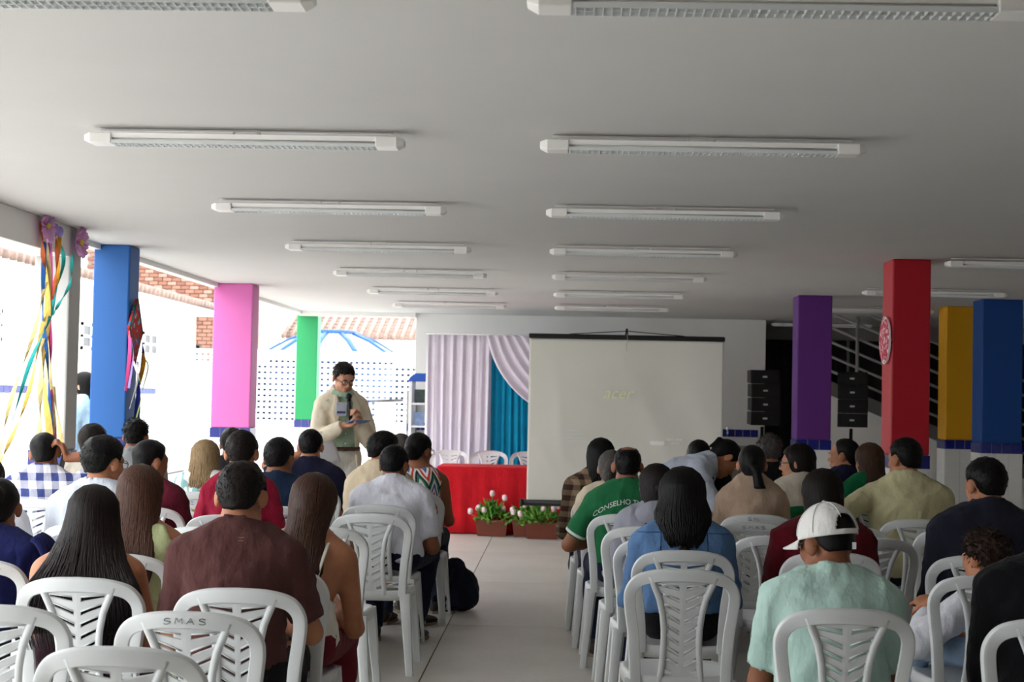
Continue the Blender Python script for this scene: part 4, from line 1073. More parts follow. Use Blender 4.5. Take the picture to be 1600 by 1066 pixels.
def person(label, x, y, ztop, lean=4, w=1.0, sex='m', skin='b', yaw=0, head=(0, 8, 0), side=0, top=None, sleeve='short', collar='tee', collar_m=None, pants=DEN, hair=('short', HB, {}), arms=('lap', 'lap'), q=0, stand=False, hip=None, face=False, glasses=None, seat=.45, hs=None, bulk=.0, legs=None, shoes=True, hunch=0, jacket=None, hem=0, extra=None, fine=0, feet_y=None, tmin=.36):
    """x, y: place of the hips; ztop: height of the crown"""
    global NP; NP += 1; seed = NP
    e = empty('person', (x, y, 0), math.radians(yaw), label, 'person', None)
    fem = sex == 'f'
    hs = hs or (1.0 if not fem else .97)
    hz = hip or (.95 if stand else seat+.10)
    RT = rotm(0, lean, side); cl = math.cos(math.radians(lean))
    RH = rotm(head[0], head[1], head[2])
    H0 = np.array((0, 0, hz))
    # length of the trunk from the height of the crown
    nk = rotm(head[0]*.4, lean*.6+head[1]*.35, head[2]*.5)@np.array((0, .012, .118))*hs
    crown = (RH@np.array((0, -.01, .116)))[2]*hs+.012
    T = (ztop-hz-nk[2]-crown)/max(.3, (RT@np.array((0, 0, 1)))[2])
    T = float(np.clip(T, tmin, .60)); ts = T/.47
    W = w*(.94 if fem else 1.0)
    def tp(a, b, c): return RT@np.array((a, b-hunch*.05*(c > .2), c*ts))+H0
    nb = tp(0, .005+hunch*.02, .47); hc = nb+nk
    trunk = [el(tp(0, -.005, .035), (.165*W*(1.04 if fem else 1), .118+bulk*.3, .11), RT), el(tp(0, .012+bulk*.4, .16), (.142*W*(.93 if fem else 1)+bulk, .108+bulk, .13*ts), RT),
             el(tp(0, -.004, .31), (.160*W+bulk*.4, .112+bulk*.5, .15*ts), RT), rc(tp(-.125*W, -.008, .388), tp(.125*W, -.008, .388), .055)]
    trap = [rc(nb+RT@np.array((s*.02, -.018, .012)), tp(s*.13*W, -.012, .397), .052, .046) for s in (-1, 1)]
    if fem: trunk += [el(tp(s*.068, .085, .30), (.062, .055, .058), RT) for s in (-1, 1)]
    neck = [rc(tp(0, -.012, .43), hc+RH@np.array((0, -.022, -.045))*hs, .060 if not fem else .050, .055 if not fem else .046)]
    HP, HF, HE, HY = head_prims(); HPx = [xf(p, RH, hc, hs) for p in HP]; HFx = [xf(p, RH, hc, hs) for p in HF]; HEx = [xf(p, RH, hc, hs) for p in HE]; HYx = [xf(p, RH, hc, hs) for p in HY]
    # arms
    armp = []; hands = []; A = {}
    for s, spec in ((1, arms[0]), (-1, arms[1])):
        sh = tp(s*.164*W, -.005, .382)
        if spec == 'lap': tgt, pole, hd, hn = np.array((s*.085, .27+.1*math.sin(math.radians(lean)), hz+.14)), (s*.50, -.55, -.65), (-s*.45, .8, -.25), (-s*.2, -.1, -1)
        elif spec == 'knee': tgt, pole, hd, hn = np.array((s*.12, .36, hz+.10)), (s*.55, -.45, -.6), (-s*.15, .9, -.4), (0, -.3, -1)
        elif spec == 'hang': tgt, pole, hd, hn = np.array((s*.24*W, .05, hz-.12)), (s*.2, -1, 0), (0, .1, -1), (-s, 0, 0)
        else: tgt, pole, hd, hn = [np.array(v, float) for v in spec[:4]]
        k = .97 if fem else 1.03
        el_, wr = ik(sh, tgt, .285*k, .25*k, pole); A[s] = (sh, el_, wr)
        b = (.92 if fem else 1.0)*(.9+.12*w)
        armp += [rc(sh, el_, .049*b, .038*b), rc(el_, el_+(wr-el_)*.35, .0385*b, .038*b), rc(el_+(wr-el_)*.35, wr, .038*b, .026*b)]
        curl, grip = (spec[4], 0) if not isinstance(spec, str) and len(spec) > 4 else (.55, 0)
        hands += hand(wr, hd, hn, -s, curl, s=.95 if fem else 1.0)
    # legs
    legp = []; feet = []; LG = {}
    for s in (1, -1):
        hp = np.array((s*.088*W, 0, hz-.01))
        if stand: kn, an = np.array((s*.10, .03, hz*.53)), np.array((s*.10, .0, .085))
        else:
            kn, an = np.array((s*.13, .40, seat+.08)), np.array((s*.12, .36 if feet_y is None else feet_y, .085))
            if legs: kn, an = np.array(legs[0 if s > 0 else 1][0]), np.array(legs[0 if s > 0 else 1][1])
        b = (.95+.1*(w-1)*2)
        legp += [rc(hp, kn, .082*b, .058*b), rc(kn, kn+(an-kn)*.35, .055*b, .054*b), rc(kn+(an-kn)*.35, an, .054*b, .038*b)]
        fd = np.array((s*.2, 1, 0)); fd /= np.linalg.norm(fd); LG[s] = (hp, kn, an)
        feet.append((an, fd, s))
    footp = [rc(an+np.array((0, 0, -.03)), an+fd*.13+np.array((0, 0, -.05)), .036, .027) for an, fd, s in feet]
    heel = [rc(an+np.array((0, 0, -.01)), an-fd*.035+np.array((0, 0, -.05)), .034, .030) for an, fd, s in feet]
    allp = trunk+trap+neck+armp+legp
    lo = np.min([np.minimum(p[1], p[2] if p[0] == 'rc' else p[1]) for p in allp+HPx+hands], 0)-.2; hi = np.max([np.maximum(p[1], p[2] if p[0] == 'rc' else p[1]) for p in allp+HPx+hands], 0)+.2
    lo[2] = -.005
    c = .020 if q else .027; fh = (.006 if face else .0088) if q or face else .0112
    zones = [(hc-.13, hc+.14, fh, (1, 1, 1))]
    ff = fine or (.0112 if q else .0145)
    for s in (1, -1):
        wr = A[s][2]; zones.append((wr-.11, wr+.11, ff, (1, 1, 1)))
    Bf = Field(lo, hi, c, zones); Bf.add(trunk, .05).add(trap, .04).add(neck, .03).add(legp, .03).add(footp+heel, .02).add(armp, .022).add(hands, .008)
    Bf.add(HPx, .022); Bf.add(HEx, .008); Bf.add(HFx, .010)
    if face: Bf.sub(HYx, .012)
    V, F = Bf.surface(); V = relax(V, F, 1, .35)
    body = link('body', qmesh('body', V, F), e, SK[skin])
    # trousers
    if pants is not None:
        pl = [grow(p, .013) for p in legp]+[grow(trunk[0], .010)]
        if stand: pl += [rc(np.array((s*.095, .015, hz-.1)), np.array((s*.095, .01, hz-.3)), .085) for s in (1, -1)]
        P = Field(lo, hi, .021 if q else .028); P.add(pl, .03)
        an0 = LG[1][2]
        P.cut(lambda X, Y, Z: np.maximum(.06-Z, (Z-(hz+(.10 if stand else .04)))))
        V, F = P.surface(); N = vnormals(V, F); V = V+N*(.006*vnoise(V*np.array((1, .6, 1)), 18, seed)+.004*vnoise(V, 40, seed+3))[:, None]
        link('trousers', qmesh('trousers', relax(V, F, 1, .3), F), e, pants)
    if shoes:
        for an, fd, s in feet:
            mb = MB(); a = Vector(an); d = Vector(fd); sd = Vector((fd[1], -fd[0], 0)); rings = []
            for u, wd, h in ((-.085, .018, .045), (-.07, .034, .075), (-.03, .038, .095), (.03, .040, .085), (.09, .046, .055), (.14, .044, .043), (.17, .030, .034), (.185, .012, .025)):
                rings.append([Vector((a.x, a.y, 0))+d*u+sd*(wd*math.cos(2*PI*j/10))+Vector((0, 0, .014+h*(.5+.5*math.sin(2*PI*j/10)))) for j in range(10)])
            o = mb.ring_loft(rings).build('shoe', m_shoe, e, smooth=True)
            mb = MB(); mb.ring_loft([[Vector((a.x, a.y, z))+d*u+sd*v for u, v in ((-.09, .0), (-.07, .034), (0, .036), (.09, .047), (.15, .042), (.19, .012), (.19, -.012), (.15, -.042), (.09, -.047), (0, -.036), (-.07, -.034))] for z in (.002, .02)]).build('sole', m_sole, o)
    # upper garment
    if top is not None:
        off = .011+(.006 if sleeve == 'long' else 0)
        st_ = [grow(p, off) for p in trunk]+[grow(p, off+.003) for p in trap]
        sl = []
        for s in (1, -1):
            sh, eb, wr = A[s]
            if sleeve in ('short', 'cap'):
                tt = .72 if sleeve == 'short' else .35
                sl += [rc(sh, sh+(eb-sh)*tt, .049*(.92 if fem else 1.0)*(.9+.12*w)+off+.002, .040*(.92 if fem else 1.0)*(.9+.12*w)+off+.008)]
            elif sleeve in ('long', 'threeq'):
                tt = .93 if sleeve == 'long' else .45
                b = (.92 if fem else 1.0)*(.9+.12*w)
                sl += [rc(sh, eb, .049*b+off, .039*b+off+.003), rc(eb, eb+(wr-eb)*tt, .039*b+off+.003, .028*b+off+.003)]
        S = Field(lo, hi, .0125 if q else .019)
        S.add(st_, .05); S.add(sl, .022)
        up = RT@np.array((0, 0, 1.0)); fwd = RT@np.array((0, 1.0, 0)); nb_ = nb
        if sleeve in ('none', 'strap'):   # wide armholes / low top
            zc = {'none': .47, 'strap': .20}[sleeve]; o_ = tp(0, 0, zc)
            S.cut(lambda X, Y, Z: (X-o_[0])*up[0]+(Y-o_[1])*up[1]+(Z-o_[2])*up[2])
            S.sub([rc(A[s][0]+np.array((s*.015, 0, .04)), A[s][0]+np.array((s*.03, 0, -.09)), .062, .05) for s in (1, -1)], .015)
        else:   # cut the ends of the sleeves square
            for s in (1, -1):
                sh, eb, wr = A[s]
                if sleeve in ('short', 'cap'): a0, dr = sh+(eb-sh)*(.74 if sleeve == 'short' else .4), (eb-sh)
                else: a0, dr = eb+(wr-eb)*(.95 if sleeve == 'long' else .5), (wr-eb)
                dr = dr/np.linalg.norm(dr)
                S.sub([rc(a0+dr*.068, a0+dr*.07, .072)], .004)
        S.sub([grow(neck[0], .002 if collar != 'tee' else .004)], .004) if collar != 'turtle' else None
        if collar in ('vee', 'open'): S.sub([rc(nb_+up*.03+fwd*.05, nb_-up*.12+fwd*.12, .055, .02)], .01)
        S.cut(lambda X, Y, Z: (hz-.035-hem)-Z+0*X+0*Y)
        if collar != 'turtle':
            c0 = nb+up*(.030 if collar in ('tee', 'none', 'vee') else .040); pn = up+fwd*.35
            S.cut(lambda X, Y, Z: ((X-c0[0])*pn[0]+(Y-c0[1])*pn[1]+(Z-c0[2])*pn[2]))
        if collar == 'turtle': S.add([rc(nb-up*.02, nb+(hc-nb)*.42, .060, .055)], .02)
        V, F = S.surface(); N = vnormals(V, F)
        fold = 1-np.abs(vnoise(V*np.array((1, 1, .7))+.02*vnoise(V, 9, seed+4)[:, None], 11, seed+5))
        V = V+N*(.0055*vnoise(V*np.array((1, 1, .6)), 13, seed)+.0035*vnoise(V*np.array((1, 1, 1.6)), 27, seed+1)+.0015*vnoise(V, 70, seed+2)+.007*np.maximum(0, fold-.72)/.28)[:, None]
        shirt = link('shirt' if jacket is None else 'jacket', qmesh('shirt', relax(V, F, 1, .3), F), e, top)
        # collar band
        if collar in ('tee', 'shirt', 'suit', 'vee'):
            h, out = {'tee': (.018, .006), 'shirt': (.036, .010), 'suit': (.040, .014), 'vee': (.012, .004)}[collar]
            r0 = neck[0][3]+.010; mb = MB(); n = 28; rings = [[] for _ in range(5)]
            ax_ = (hc+RH@np.array((0, -.022, -.045))*hs-nb); ax_ /= np.linalg.norm(ax_); cx = nb+ax_*.016
            s1 = np.array((1.0, 0, 0)); s1 -= ax_*(s1@ax_); s1 /= np.linalg.norm(s1); s2 = np.cross(ax_, s1)
            for j in range(n):
                a = 2*PI*j/n; rad = (s1*math.cos(a)+s2*math.sin(a)); fr_ = max(0, math.sin(a)); drop = .042*fr_ if collar != 'vee' else .1*fr_**2
                bse = cx-ax_*drop+s2*fr_*.010
                for i, (hh, rr) in enumerate(((-.014, r0+out+.020), (h*.5, r0+out+.004), (h, r0-.002), (h*.9, r0-.007), (-.01, r0-.006))): rings[i].append(bse+ax_*hh+rad*rr)
            mb.ring_loft([[Vector(p) for p in rg] for rg in rings], cap=False).build('collar', collar_m or top, shirt, smooth=True)
        if sleeve == 'strap':
            for s in (1, -1):
                P = smooth_path([tp(s*.070, -.120, .25), tp(s*.078, -.118, .34), tp(s*.085, -.085, .42), tp(s*.085, -.01, .478), tp(s*.08, .08, .42), tp(s*.07, .115, .33)], 4)
                MB().tube(P, .006, 6, flat=(1.3, .6)).build('strap', top, shirt, smooth=True)
    ho = None
    if hair is not None:
        kw = dict(hair[2]); kw.setdefault('seed', seed); ho = add_hair(e, hair[0], hair[1], RH, hc, hs, q or face, **kw)
    loc = lambda p: Vector(RH@(np.array(p)*hs)+hc)
    if face:
        for s in (1, -1):
            o = MB().ball(loc((s*.031, .0855, .004)), .0115*hs, 10, 8).build('eye', m_eye, e, smooth=True)
            MB().ball(loc((s*.030, .0945, .0025)), .0052*hs, 8, 6).build('iris', m_iris, o, smooth=True)
            MB().tube([loc((s*.014, .099, .018)), loc((s*.031, .097, .024)), loc((s*.046, .086, .019))], [.003, .0042, .002], 5).build('eyebrow', hair[1] if hair else HB, e, smooth=True)
            MB().tube([loc((s*.016, .0935, .0065)), loc((s*.031, .0985, .0115)), loc((s*.044, .0875, .006))], [.002, .0032, .002], 5).build('eyelid', SK[skin], e, smooth=True)
        MB().tube([loc((-.021, .086, -.060)), loc((-.008, .096, -.058)), loc((0, .0965, -.0595)), loc((.008, .096, -.058)), loc((.021, .086, -.060))], [.002, .0052, .005, .0052, .002], 6).tube([loc((-.019, .086, -.063)), loc((0, .095, -.068)), loc((.019, .086, -.063))], [.002, .006, .002], 6).build('lips', m_lip, e, smooth=True)
    if glasses:
        gm = mat('glasses_'+glasses, {'black': '#141414', 'white': '#e4e2de', 'red': '#6a1f28'}[glasses], .3, 0); g = MB()
        for s in (1, -1):
            g.tube([loc((s*.031+.024*math.cos(a), .108-.004*abs(math.cos(a)), .002+.019*math.sin(a))) for a in np.linspace(0, 2*PI, 17)], .0022, 5)
            g.tube([loc((s*.055, .104, .006)), loc((s*.078, .06, .008)), loc((s*.083, -.005, .012)), loc((s*.082, -.03, -.008))], .0024, 5)
        g.tube([loc((-.008, .108, .006)), loc((0, .113, .008)), loc((.008, .108, .006))], .002, 5); g.build('glasses', gm, e, smooth=True)
    e_info = dict(e=e, tp=tp, nb=nb, hc=hc, RH=RH, RT=RT, hs=hs, A=A, LG=LG, loc=loc, shirt=(shirt if top is not None else None), hair=ho, ts=ts, W=W, lo=lo, hi=hi, trunk=trunk, trap=trap, neck=neck, hz=hz, seed=seed, q=q)
    return e_info
# ================================================================== the crowd
from mathutils.bvhtree import BVHTree
def wpos(I, p):
    e = I['e']; return Matrix.Translation(e.location) @ Matrix.Rotation(e.rotation_euler.z, 4, 'Z') @ Vector(p)
def print_on(I, body, size, m, z, arc=0.0, dirn=1, name='lettering', x0=0):
    """flat print wrapped on to the back of a shirt"""
    sh = I['shirt']; bvh = BVHTree.FromObject(sh, bpy.context.evaluated_depsgraph_get())
    o = text(body, size, m, sh, (0, 0, 0), (0, 0, 0), name, extrude=0)
    bm = bmesh.new(); bm.from_mesh(o.data); bmesh.ops.subdivide_edges(bm, edges=[e_ for e_ in bm.edges if e_.calc_length() > .012], cuts=2, use_grid_fill=False)
    for v in bm.verts:
        x, zz = v.co.x+x0, v.co.y; zz = z+zz-arc*x*x
        h = bvh.ray_cast(Vector((x, -1, zz)), Vector((0, 1, 0)))[0]
        v.co = Vector((x, (h.y if h else -.12)-.004, zz))
    bm.to_mesh(o.data); bm.free(); return o
def gingham(name, a, b, sc_):
    m = bpy.data.materials.new(name); m.use_nodes = True; t = NT(m)
    sp = t.new('ShaderNodeSeparateXYZ'); t.link(t.coord((sc_, sc_, sc_)), sp.inputs[0])
    f = [t.math('GREATER_THAN', t.math('FRACT', t.math('ADD', t.math('ADD', sp.outputs[0], t.math('MULTIPLY', sp.outputs[1], .6)), 20)), .5), t.math('GREATER_THAN', t.math('FRACT', t.math('ADD', sp.outputs[2], 20)), .5)]
    k = t.math('MULTIPLY', t.math('ADD', f[0], f[1]), .5)
    t.link(t.ramp(k, [(0, lin(a)), (.9, lin(b))]), t.b.inputs['Base Color']); t.b.inputs['Roughness'].default_value = .95; t.b.inputs['Specular IOR Level'].default_value = .15
    t.bump(t.noise(t.coord((1, 1, .55)), 13, 3), .35, .03); return m
def zigzag(name, cols, sc_, amp, fx):
    m = bpy.data.materials.new(name); m.use_nodes = True; t = NT(m)
    sp = t.new('ShaderNodeSeparateXYZ'); t.link(t.coord(), sp.inputs[0])
    tri = t.math('ABSOLUTE', t.math('SUBTRACT', t.math('FRACT', t.math('MULTIPLY', t.math('ADD', sp.outputs[0], t.math('ADD', sp.outputs[1], 5)), fx)), .5))
    z = t.math('FRACT', t.math('ADD', t.math('MULTIPLY', sp.outputs[2], sc_), t.math('MULTIPLY', tri, amp)))
    n = len(cols); t.link(t.ramp(z, [(i/n, lin(c)) for i, c in enumerate(cols)], 'CONSTANT'), t.b.inputs['Base Color']); t.b.inputs['Roughness'].default_value = .95; return m
def patchy(name, cols, sc_, stretch):
    m = bpy.data.materials.new(name); m.use_nodes = True; t = NT(m); n = len(cols)
    t.link(t.ramp(t.noise(t.coord(stretch), sc_, 1), [(.30+.4*i/n, lin(c)) for i, c in enumerate(cols)], 'CONSTANT'), t.b.inputs['Base Color']); t.b.inputs['Roughness'].default_value = .95
    t.bump(t.noise(t.coord((1, 1, .55)), 13, 3), .35, .03); return m
def smallbox(name, mt, label, cat, loc, dims, R, group=None, bevel=.004):
    o = MB().box((0, 0, 0), dims).build(name, mt, None, bevel=bevel); o.matrix_world = Matrix.Translation(loc) @ R.to_4x4()
    return tag(o, label, cat, group)
BRN = cloth('brown_jersey', '#503230', .05); NAVY = cloth('navy_jersey', '#1a1a30'); TEALN = cloth('dark_teal_jersey', '#17263c'); CRIM = cloth('crimson_jersey', '#8a1530'); MAR = cloth('maroon_jersey', '#5a1728')
LGR = cloth('light_grey_jersey', '#c9ced8', .03); WHT = cloth('white_pique', '#d8d8e2', .03); BEI = cloth('beige_jersey', '#b9b2a4', .04); BLKS = cloth('black_jersey', '#101013')
LILA = mat('glossy_black_plastic', '#0c0c0d', .25, 0)

# ---------------- left block
I = person('person in plain brown t-shirt and fine neck chain seated near the camera', -1.10, 5.32, 1.26, lean=5, top=BRN, q=1, skin='b', w=1.08, bulk=.006, hair=('short', HD, dict(thick=.010)), pants=BLK, head=(-4, 10, 0), arms=('knee', 'lap'))
MB().tube([Vector(I['nb'])+Vector((.064*math.cos(a), .064*math.sin(a)-.008, .022+.012*math.sin(a)*-1)) for a in np.linspace(0, 2*PI, 25)], .0013, 5).build('neck_chain', mat('gold', '#c9a04a', .3, 0, metal=1), I['e'], smooth=True)
print_on(I, '=', .045, mat('faded_print', '#6b4a44', .9), .985, 0, x0=.03, name='label_print')
I = person('person in dark sleeveless dress seated near the camera at the left', -1.66, 5.47, 1.15, lean=8, top=cloth('dark_wine_dress', '#2c141c'), sleeve='strap', collar='none', q=1, sex='f', skin='b', w=1.04, hair=('long', hairmat('hair_espresso', '#1a1312', .45, 1.7), dict(L=.46, spread=1.2, taper=[1, 1, 1.02, 1.12, 1.28, 1.5, 1.62, 1.62], back=.75, thick=.014, vol=1.05)), head=(6, 10, 0), pants=cloth('dark_wine_dress', '#2c141c'), arms=('lap', 'lap'))
I = person('person in pale lime sleeveless dress seated in the left block', -1.70, 6.25, 1.19, lean=6, top=cloth('lime_linen', '#b9c293', .05), sleeve='none', collar='none', q=1, sex='f', skin='b', hair=('long', hairmat('hair_chestnut', '#4a3228', .45, 1.6), dict(L=.36, spread=1.05, back=.6, thick=.013)), head=(-8, 6, 0), pants=cloth('lime_linen', '#b9c293'))
I = person('person in navy top with ruffled shoulder cut by the left edge', -2.20, 5.97, 1.14, lean=14, top=cloth('navy_ruffle', '#1c2050'), sleeve='cap', collar='none', q=1, sex='f', skin='c', hair=('bun', HB, dict(thick=.008, tail=[el((0, -.115, .03), (.04, .035, .04))])), head=(10, 16, 0))
for s in (1, -1):
    sh = Vector(I['A'][s][0]); mb = MB()
    mb.grid(lambda u, v: sh+Vector((s*(.03+.07*v+.015*math.sin(22*u)), -.10+.20*u, .075-.02*v-.11*v*v+.012*math.sin(25*u))), 40, 6); mb.build('ruffle', MATS['navy_ruffle'], I['shirt'], smooth=True, solid=.003)
person('person in white short sleeves cut off by the left edge', -2.74, 7.34, 1.16, lean=8, top=WHT, q=0, skin='c', hair=('short', HB, {}))
I = person('person in light grey t-shirt wearing black glasses, head turned right', -2.23, 7.52, 1.265, lean=5, top=LGR, q=1, skin='b', w=1.15, bulk=.012, hair=('short', HB, dict(thick=.019)), head=(-26, 6, 0), glasses='black', hs=1.04)
I = person('person in navy-and-white checked shirt holding a phone to the ear', -3.02, 9.05, 1.235, lean=6, top=gingham('navy_gingham', '#d9d8dc', '#3b4376', 11), sleeve='threeq', collar='shirt', skin='c', w=1.12, q=1, hair=('fade', HB, dict(thick=.007)), head=(6, 4, -6), arms=((( .135, .045, 1.085), (1, .1, -.75), (-.35, -.12, 1), (-1, -.1, -.1), .7), 'lap'))
smallbox('phone', LILA, 'black phone held to the ear by the person in checked shirt', 'phone', wpos(I, I['loc']((.104, -.015, -.05))), (.010, .07, .145), Matrix.Rotation(-.25, 3, 'X') @ Matrix.Rotation(.12, 3, 'Y'))
person('person in beige t-shirt seated by the white pillar', -3.02, 9.98, 1.27, top=BEI, skin='b', hair=('short', HD, dict(thick=.014)), head=(-12, 4, 0))
person('person in mid-grey t-shirt seated before the blue pillar', -2.98, 10.85, 1.285, top=cloth('grey_jersey', '#8d8f93'), skin='c', hair=('spiky', HB, dict(thick=.013)))
person('person in maroon t-shirt with head turned right, behind the light grey t-shirt', -2.30, 8.67, 1.215, top=MAR, skin='c', hair=('fade', HB, dict(thick=.013)), head=(-38, 4, 0))
person('person in white blouse with teal and yellow patterns', -2.29, 9.98, 1.175, lean=6, top=patchy('patterned_blouse', ('#d9b04c', '#d8dcd6', '#e6e6e2', '#8fb9b8', '#e2e4e0'), 5, (2.2, 1, .8)), sleeve='long', collar='none', sex='f', skin='a', q=1, hair=('long', HBL, dict(L=.23, thick=.016, spread=1.05, back=.2)))
person('person in dark shirt in the front row before the pink pillar', -2.42, 11.42, 1.225, top=cloth('charcoal_jersey', '#26262a'), skin='c', hair=('short', HD, dict(thick=.016)))
person('person in crimson shirt seated in the left block', -1.70, 8.25, 1.29, top=CRIM, sleeve='short', skin='b', q=1, hair=('short', HD, dict(thick=.013)), w=.92)
I = person('person in white top with thin straps leaning to the right', -1.00, 5.94, 1.185, lean=9, top=cloth('white_strap_top', '#d8d2c6'), sleeve='strap', collar='none', q=1, sex='f', skin='b', side=6, hair=('long', hairmat('hair_auburn', '#38241b', .42, 1.9), dict(L=.30, spread=.86, back=.3, thick=.013)), head=(-6, 12, 4), pants=cloth('wine_trousers', '#6a1f28'), arms=('lap', 'lap'))
person('person in dark teal shirt seated in the left block', -1.63, 8.97, 1.235, top=TEALN, skin='c', q=1, hair=('short', HB, dict(thick=.013)), head=(-10, 8, 0), w=1.05)
I = person('person in plain navy t-shirt holding up a phone', -1.74, 10.78, 1.245, lean=5, top=NAVY, skin='b', w=1.16, q=1, collar='tee', collar_m=cloth('grey_rib', '#8a8a94'), hair=('short', HB, dict(thick=.011)), arms=('lap', ((-.10, .22, 1.06), (-1, -.2, -.6), (.1, .25, .9), (.9, .3, 0), .6)))
smallbox('phone', LILA, 'dark phone held up by the person in navy t-shirt', 'phone', wpos(I, I['A'][-1][2])+Vector((.02, .05, .10)), (.012, .075, .15), Matrix.Rotation(.5, 3, 'Y'))
I = person('person in beige jacket and white-templed glasses turned to the right', -1.15, 9.88, 1.262, yaw=-22, top=cloth('beige_linen', '#c6b59a', .05), sleeve='long', collar='suit', skin='b', q=1, face=True, glasses='white', hair=('short', HB, dict(thick=.014)), head=(-44, 8, 0), w=1.05)
I = person('person in white polo shirt and dark jeans on the aisle seat', -1.00, 9.24, 1.195, lean=12, top=WHT, collar='shirt', skin='c', w=1.14, bulk=.006, q=1, hair=('short', HB, dict(thick=.011)), head=(-14, 14, 0), pants=cloth('indigo_jeans', '#1c2136'), legs=(((.20, .40, .54), (.14, .30, .085)), ((-.12, .41, .53), (-.12, .36, .085))), arms=(((.13, .30, .66), (.4, -.5, -.7), (-.2, .9, -.3), (0, -.2, -1), .5), 'lap'))
person('person in zigzag-patterned halter top and red glasses', -.96, 10.47, 1.245, top=zigzag('zigzag_cloth', ('#d8d6cc', '#c23a34', '#e0ded6', '#3f5fa8', '#d8d6cc', '#2f7d62', '#26262c'), 5.0, 1.1, 9), sleeve='none', collar='none', sex='f', skin='c', q=1, glasses='red', hair=('bun', HB, dict(thick=.012, tail=[el((0, -.105, -.015), (.050, .042, .048))])), head=(-32, 6, 0), w=1.08)
person('person in blue-grey shirt seated in front of the beige jacket', -1.16, 11.27, 1.225, top=cloth('blue_grey_shirt', '#6f8094'), skin='c', hair=('recede', HG, dict(thick=.004)), w=1.15)
# ---------------- right block
person('person in brown plaid shirt at the aisle of the right block', .26, 10.36, 1.235, top=gingham('brown_plaid', '#8c7660', '#3a2a22', 14), sleeve='long', collar='shirt', skin='b', q=1, hair=('long', HB, dict(L=.20, spread=.9, thick=.012)), head=(-8, 6, 0), w=1.05)
person('person in cream top between plaid shirt and green team shirt', .31, 9.66, 1.185, top=cloth('cream_top', '#cdbfa8'), skin='b', sex='f', hair=('bun', HG, dict(thick=.010, tail=[el((0, -.11, -.05), (.035, .03, .045))])), head=(-14, 8, 0))
I = person('person in green team shirt with white lettering on the back', .38, 8.96, 1.235, lean=6, top=cloth('green_team_jersey', '#22663f', .05), skin='c', w=1.12, bulk=.008, q=1, collar='tee', collar_m=cloth('white_trim', '#d9dcd8'), hair=('short', HB, dict(thick=.005, bald=True)), pants=cloth('indigo_jeans', '#1c2136'), arms=('lap', ((-.13, .24, .68), (-.9, -.5, -.5), (.4, .85, -.3), (0, -.2, -1), .5)), legs=(((.12, .40, .53), (.12, .33, .085)), ((-.16, .40, .53), (-.18, .26, .085))))
print_on(I, 'CONSELHO TUTELAR', .040, mat('white_print', '#d2d8d3', .9), .905, 2.2)
for s in (1, -1):
    sh, eb, wr = [Vector(v) for v in I['A'][s]]; a = sh.lerp(eb, .70); d = (eb-sh).normalized()
    MB().tube([a, a+d*.016], [.062, .064], 18, cap=False).build('sleeve_trim', MATS['white_trim'], I['shirt'], smooth=True, solid=.003)
MB().tube([Vector(I['nb'])+Vector((.069*math.cos(a), .07*math.sin(a)-.01, .026-.02*math.sin(a))) for a in np.linspace(0, 2*PI, 25)], .006, 6, flat=(.5, 1.4)).build('lanyard', cloth('maroon_lanyard', '#3a1420'), I['e'], smooth=True)
I = person('person in grey hoodie seated on the aisle side of the right block', .50, 8.12, 1.16, lean=9, top=cloth('grey_hoodie', '#8f8f9a', .05), sleeve='long', collar='none', sex='f', skin='c', q=1, hair=('wavy', HD, dict(L=.27, spread=.98, wave=.02, thick=.014, back=.2)), head=(12, 12, 0), pants=cloth('indigo_jeans', '#1c2136'))
MB().ball(Vector(I['tp'](0, -.09, .43)), (.12, .055, .075), 14, 8).build('hood', MATS['grey_hoodie'], I['shirt'], smooth=True)
I = person('person in blue denim jacket seated in the right block', .54, 6.92, 1.19, lean=7, top=cloth('blue_denim', '#56759d', .14), sleeve='long', collar='shirt', sex='f', skin='c', w=1.10, bulk=.010, q=1, hair=('long', HB, dict(L=.215, spread=1.2, taper=[1.06, 1.08, 1.1, 1.02, .72, .3, .3, .3], thick=.022, back=.35, vol=1.2, tail=[rc((0, -.10, -.15), (0, -.125, -.20), .040, .020), rc((0, -.125, -.20), (0, -.150, -.26), .016, .032), rc((0, -.15, -.26), (.004, -.155, -.36), .032, .010)])), head=(0, 10, 0), pants=BLK, hem=-.06, hs=1.03)
b = Vector(I['loc']((0, -.130, -.213)))
MB().tube([b+Vector((.021*math.cos(a), .021*math.sin(a), 0)) for a in np.linspace(0, 2*PI, 15)], .0045, 6).build('hair_tie', mat('yellow_elastic', '#c9a23a', .7), I['hair'], smooth=True)
def on_back(I, pts, r=.002):
    bvh = BVHTree.FromObject(I['shirt'], bpy.context.evaluated_depsgraph_get()); out = []
    for x, z in pts:
        h = bvh.ray_cast(Vector((x, -1, z)), Vector((0, 1, 0)))[0]
        if h: out.append(h-Vector((0, r, 0)))
    return out
for pts in ([(x, .925-.2*x*x) for x in np.linspace(-.2, .2, 21)], [(-.10-.01*t, .92-.3*t) for t in np.linspace(0, 1, 10)], [(.10+.01*t, .92-.3*t) for t in np.linspace(0, 1, 10)]):
    P = on_back(I, pts)
    if len(P) > 3: MB().tube(P, .0022, 5).build('seam', cloth('denim_seam', '#2c4f80'), I['shirt'], smooth=True)
P = on_back(I, [(-.085+.06*t, 1.01-.12*t) for t in np.linspace(0, 1, 8)], .003)
if len(P) > 3: MB().tube(P, .008, 6, flat=(1, .4)).build('bag_strap', cloth('white_strap', '#cfcfd2'), I['e'], smooth=True)
person('person in dark top in the front row before the screen', .96, 10.98, 1.225, top=cloth('dark_plum_top', '#241c2a'), sex='f', skin='c', hair=('bun', HB, dict(thick=.012, tail=[el((0, -.10, -.03), (.04, .035, .04))])))
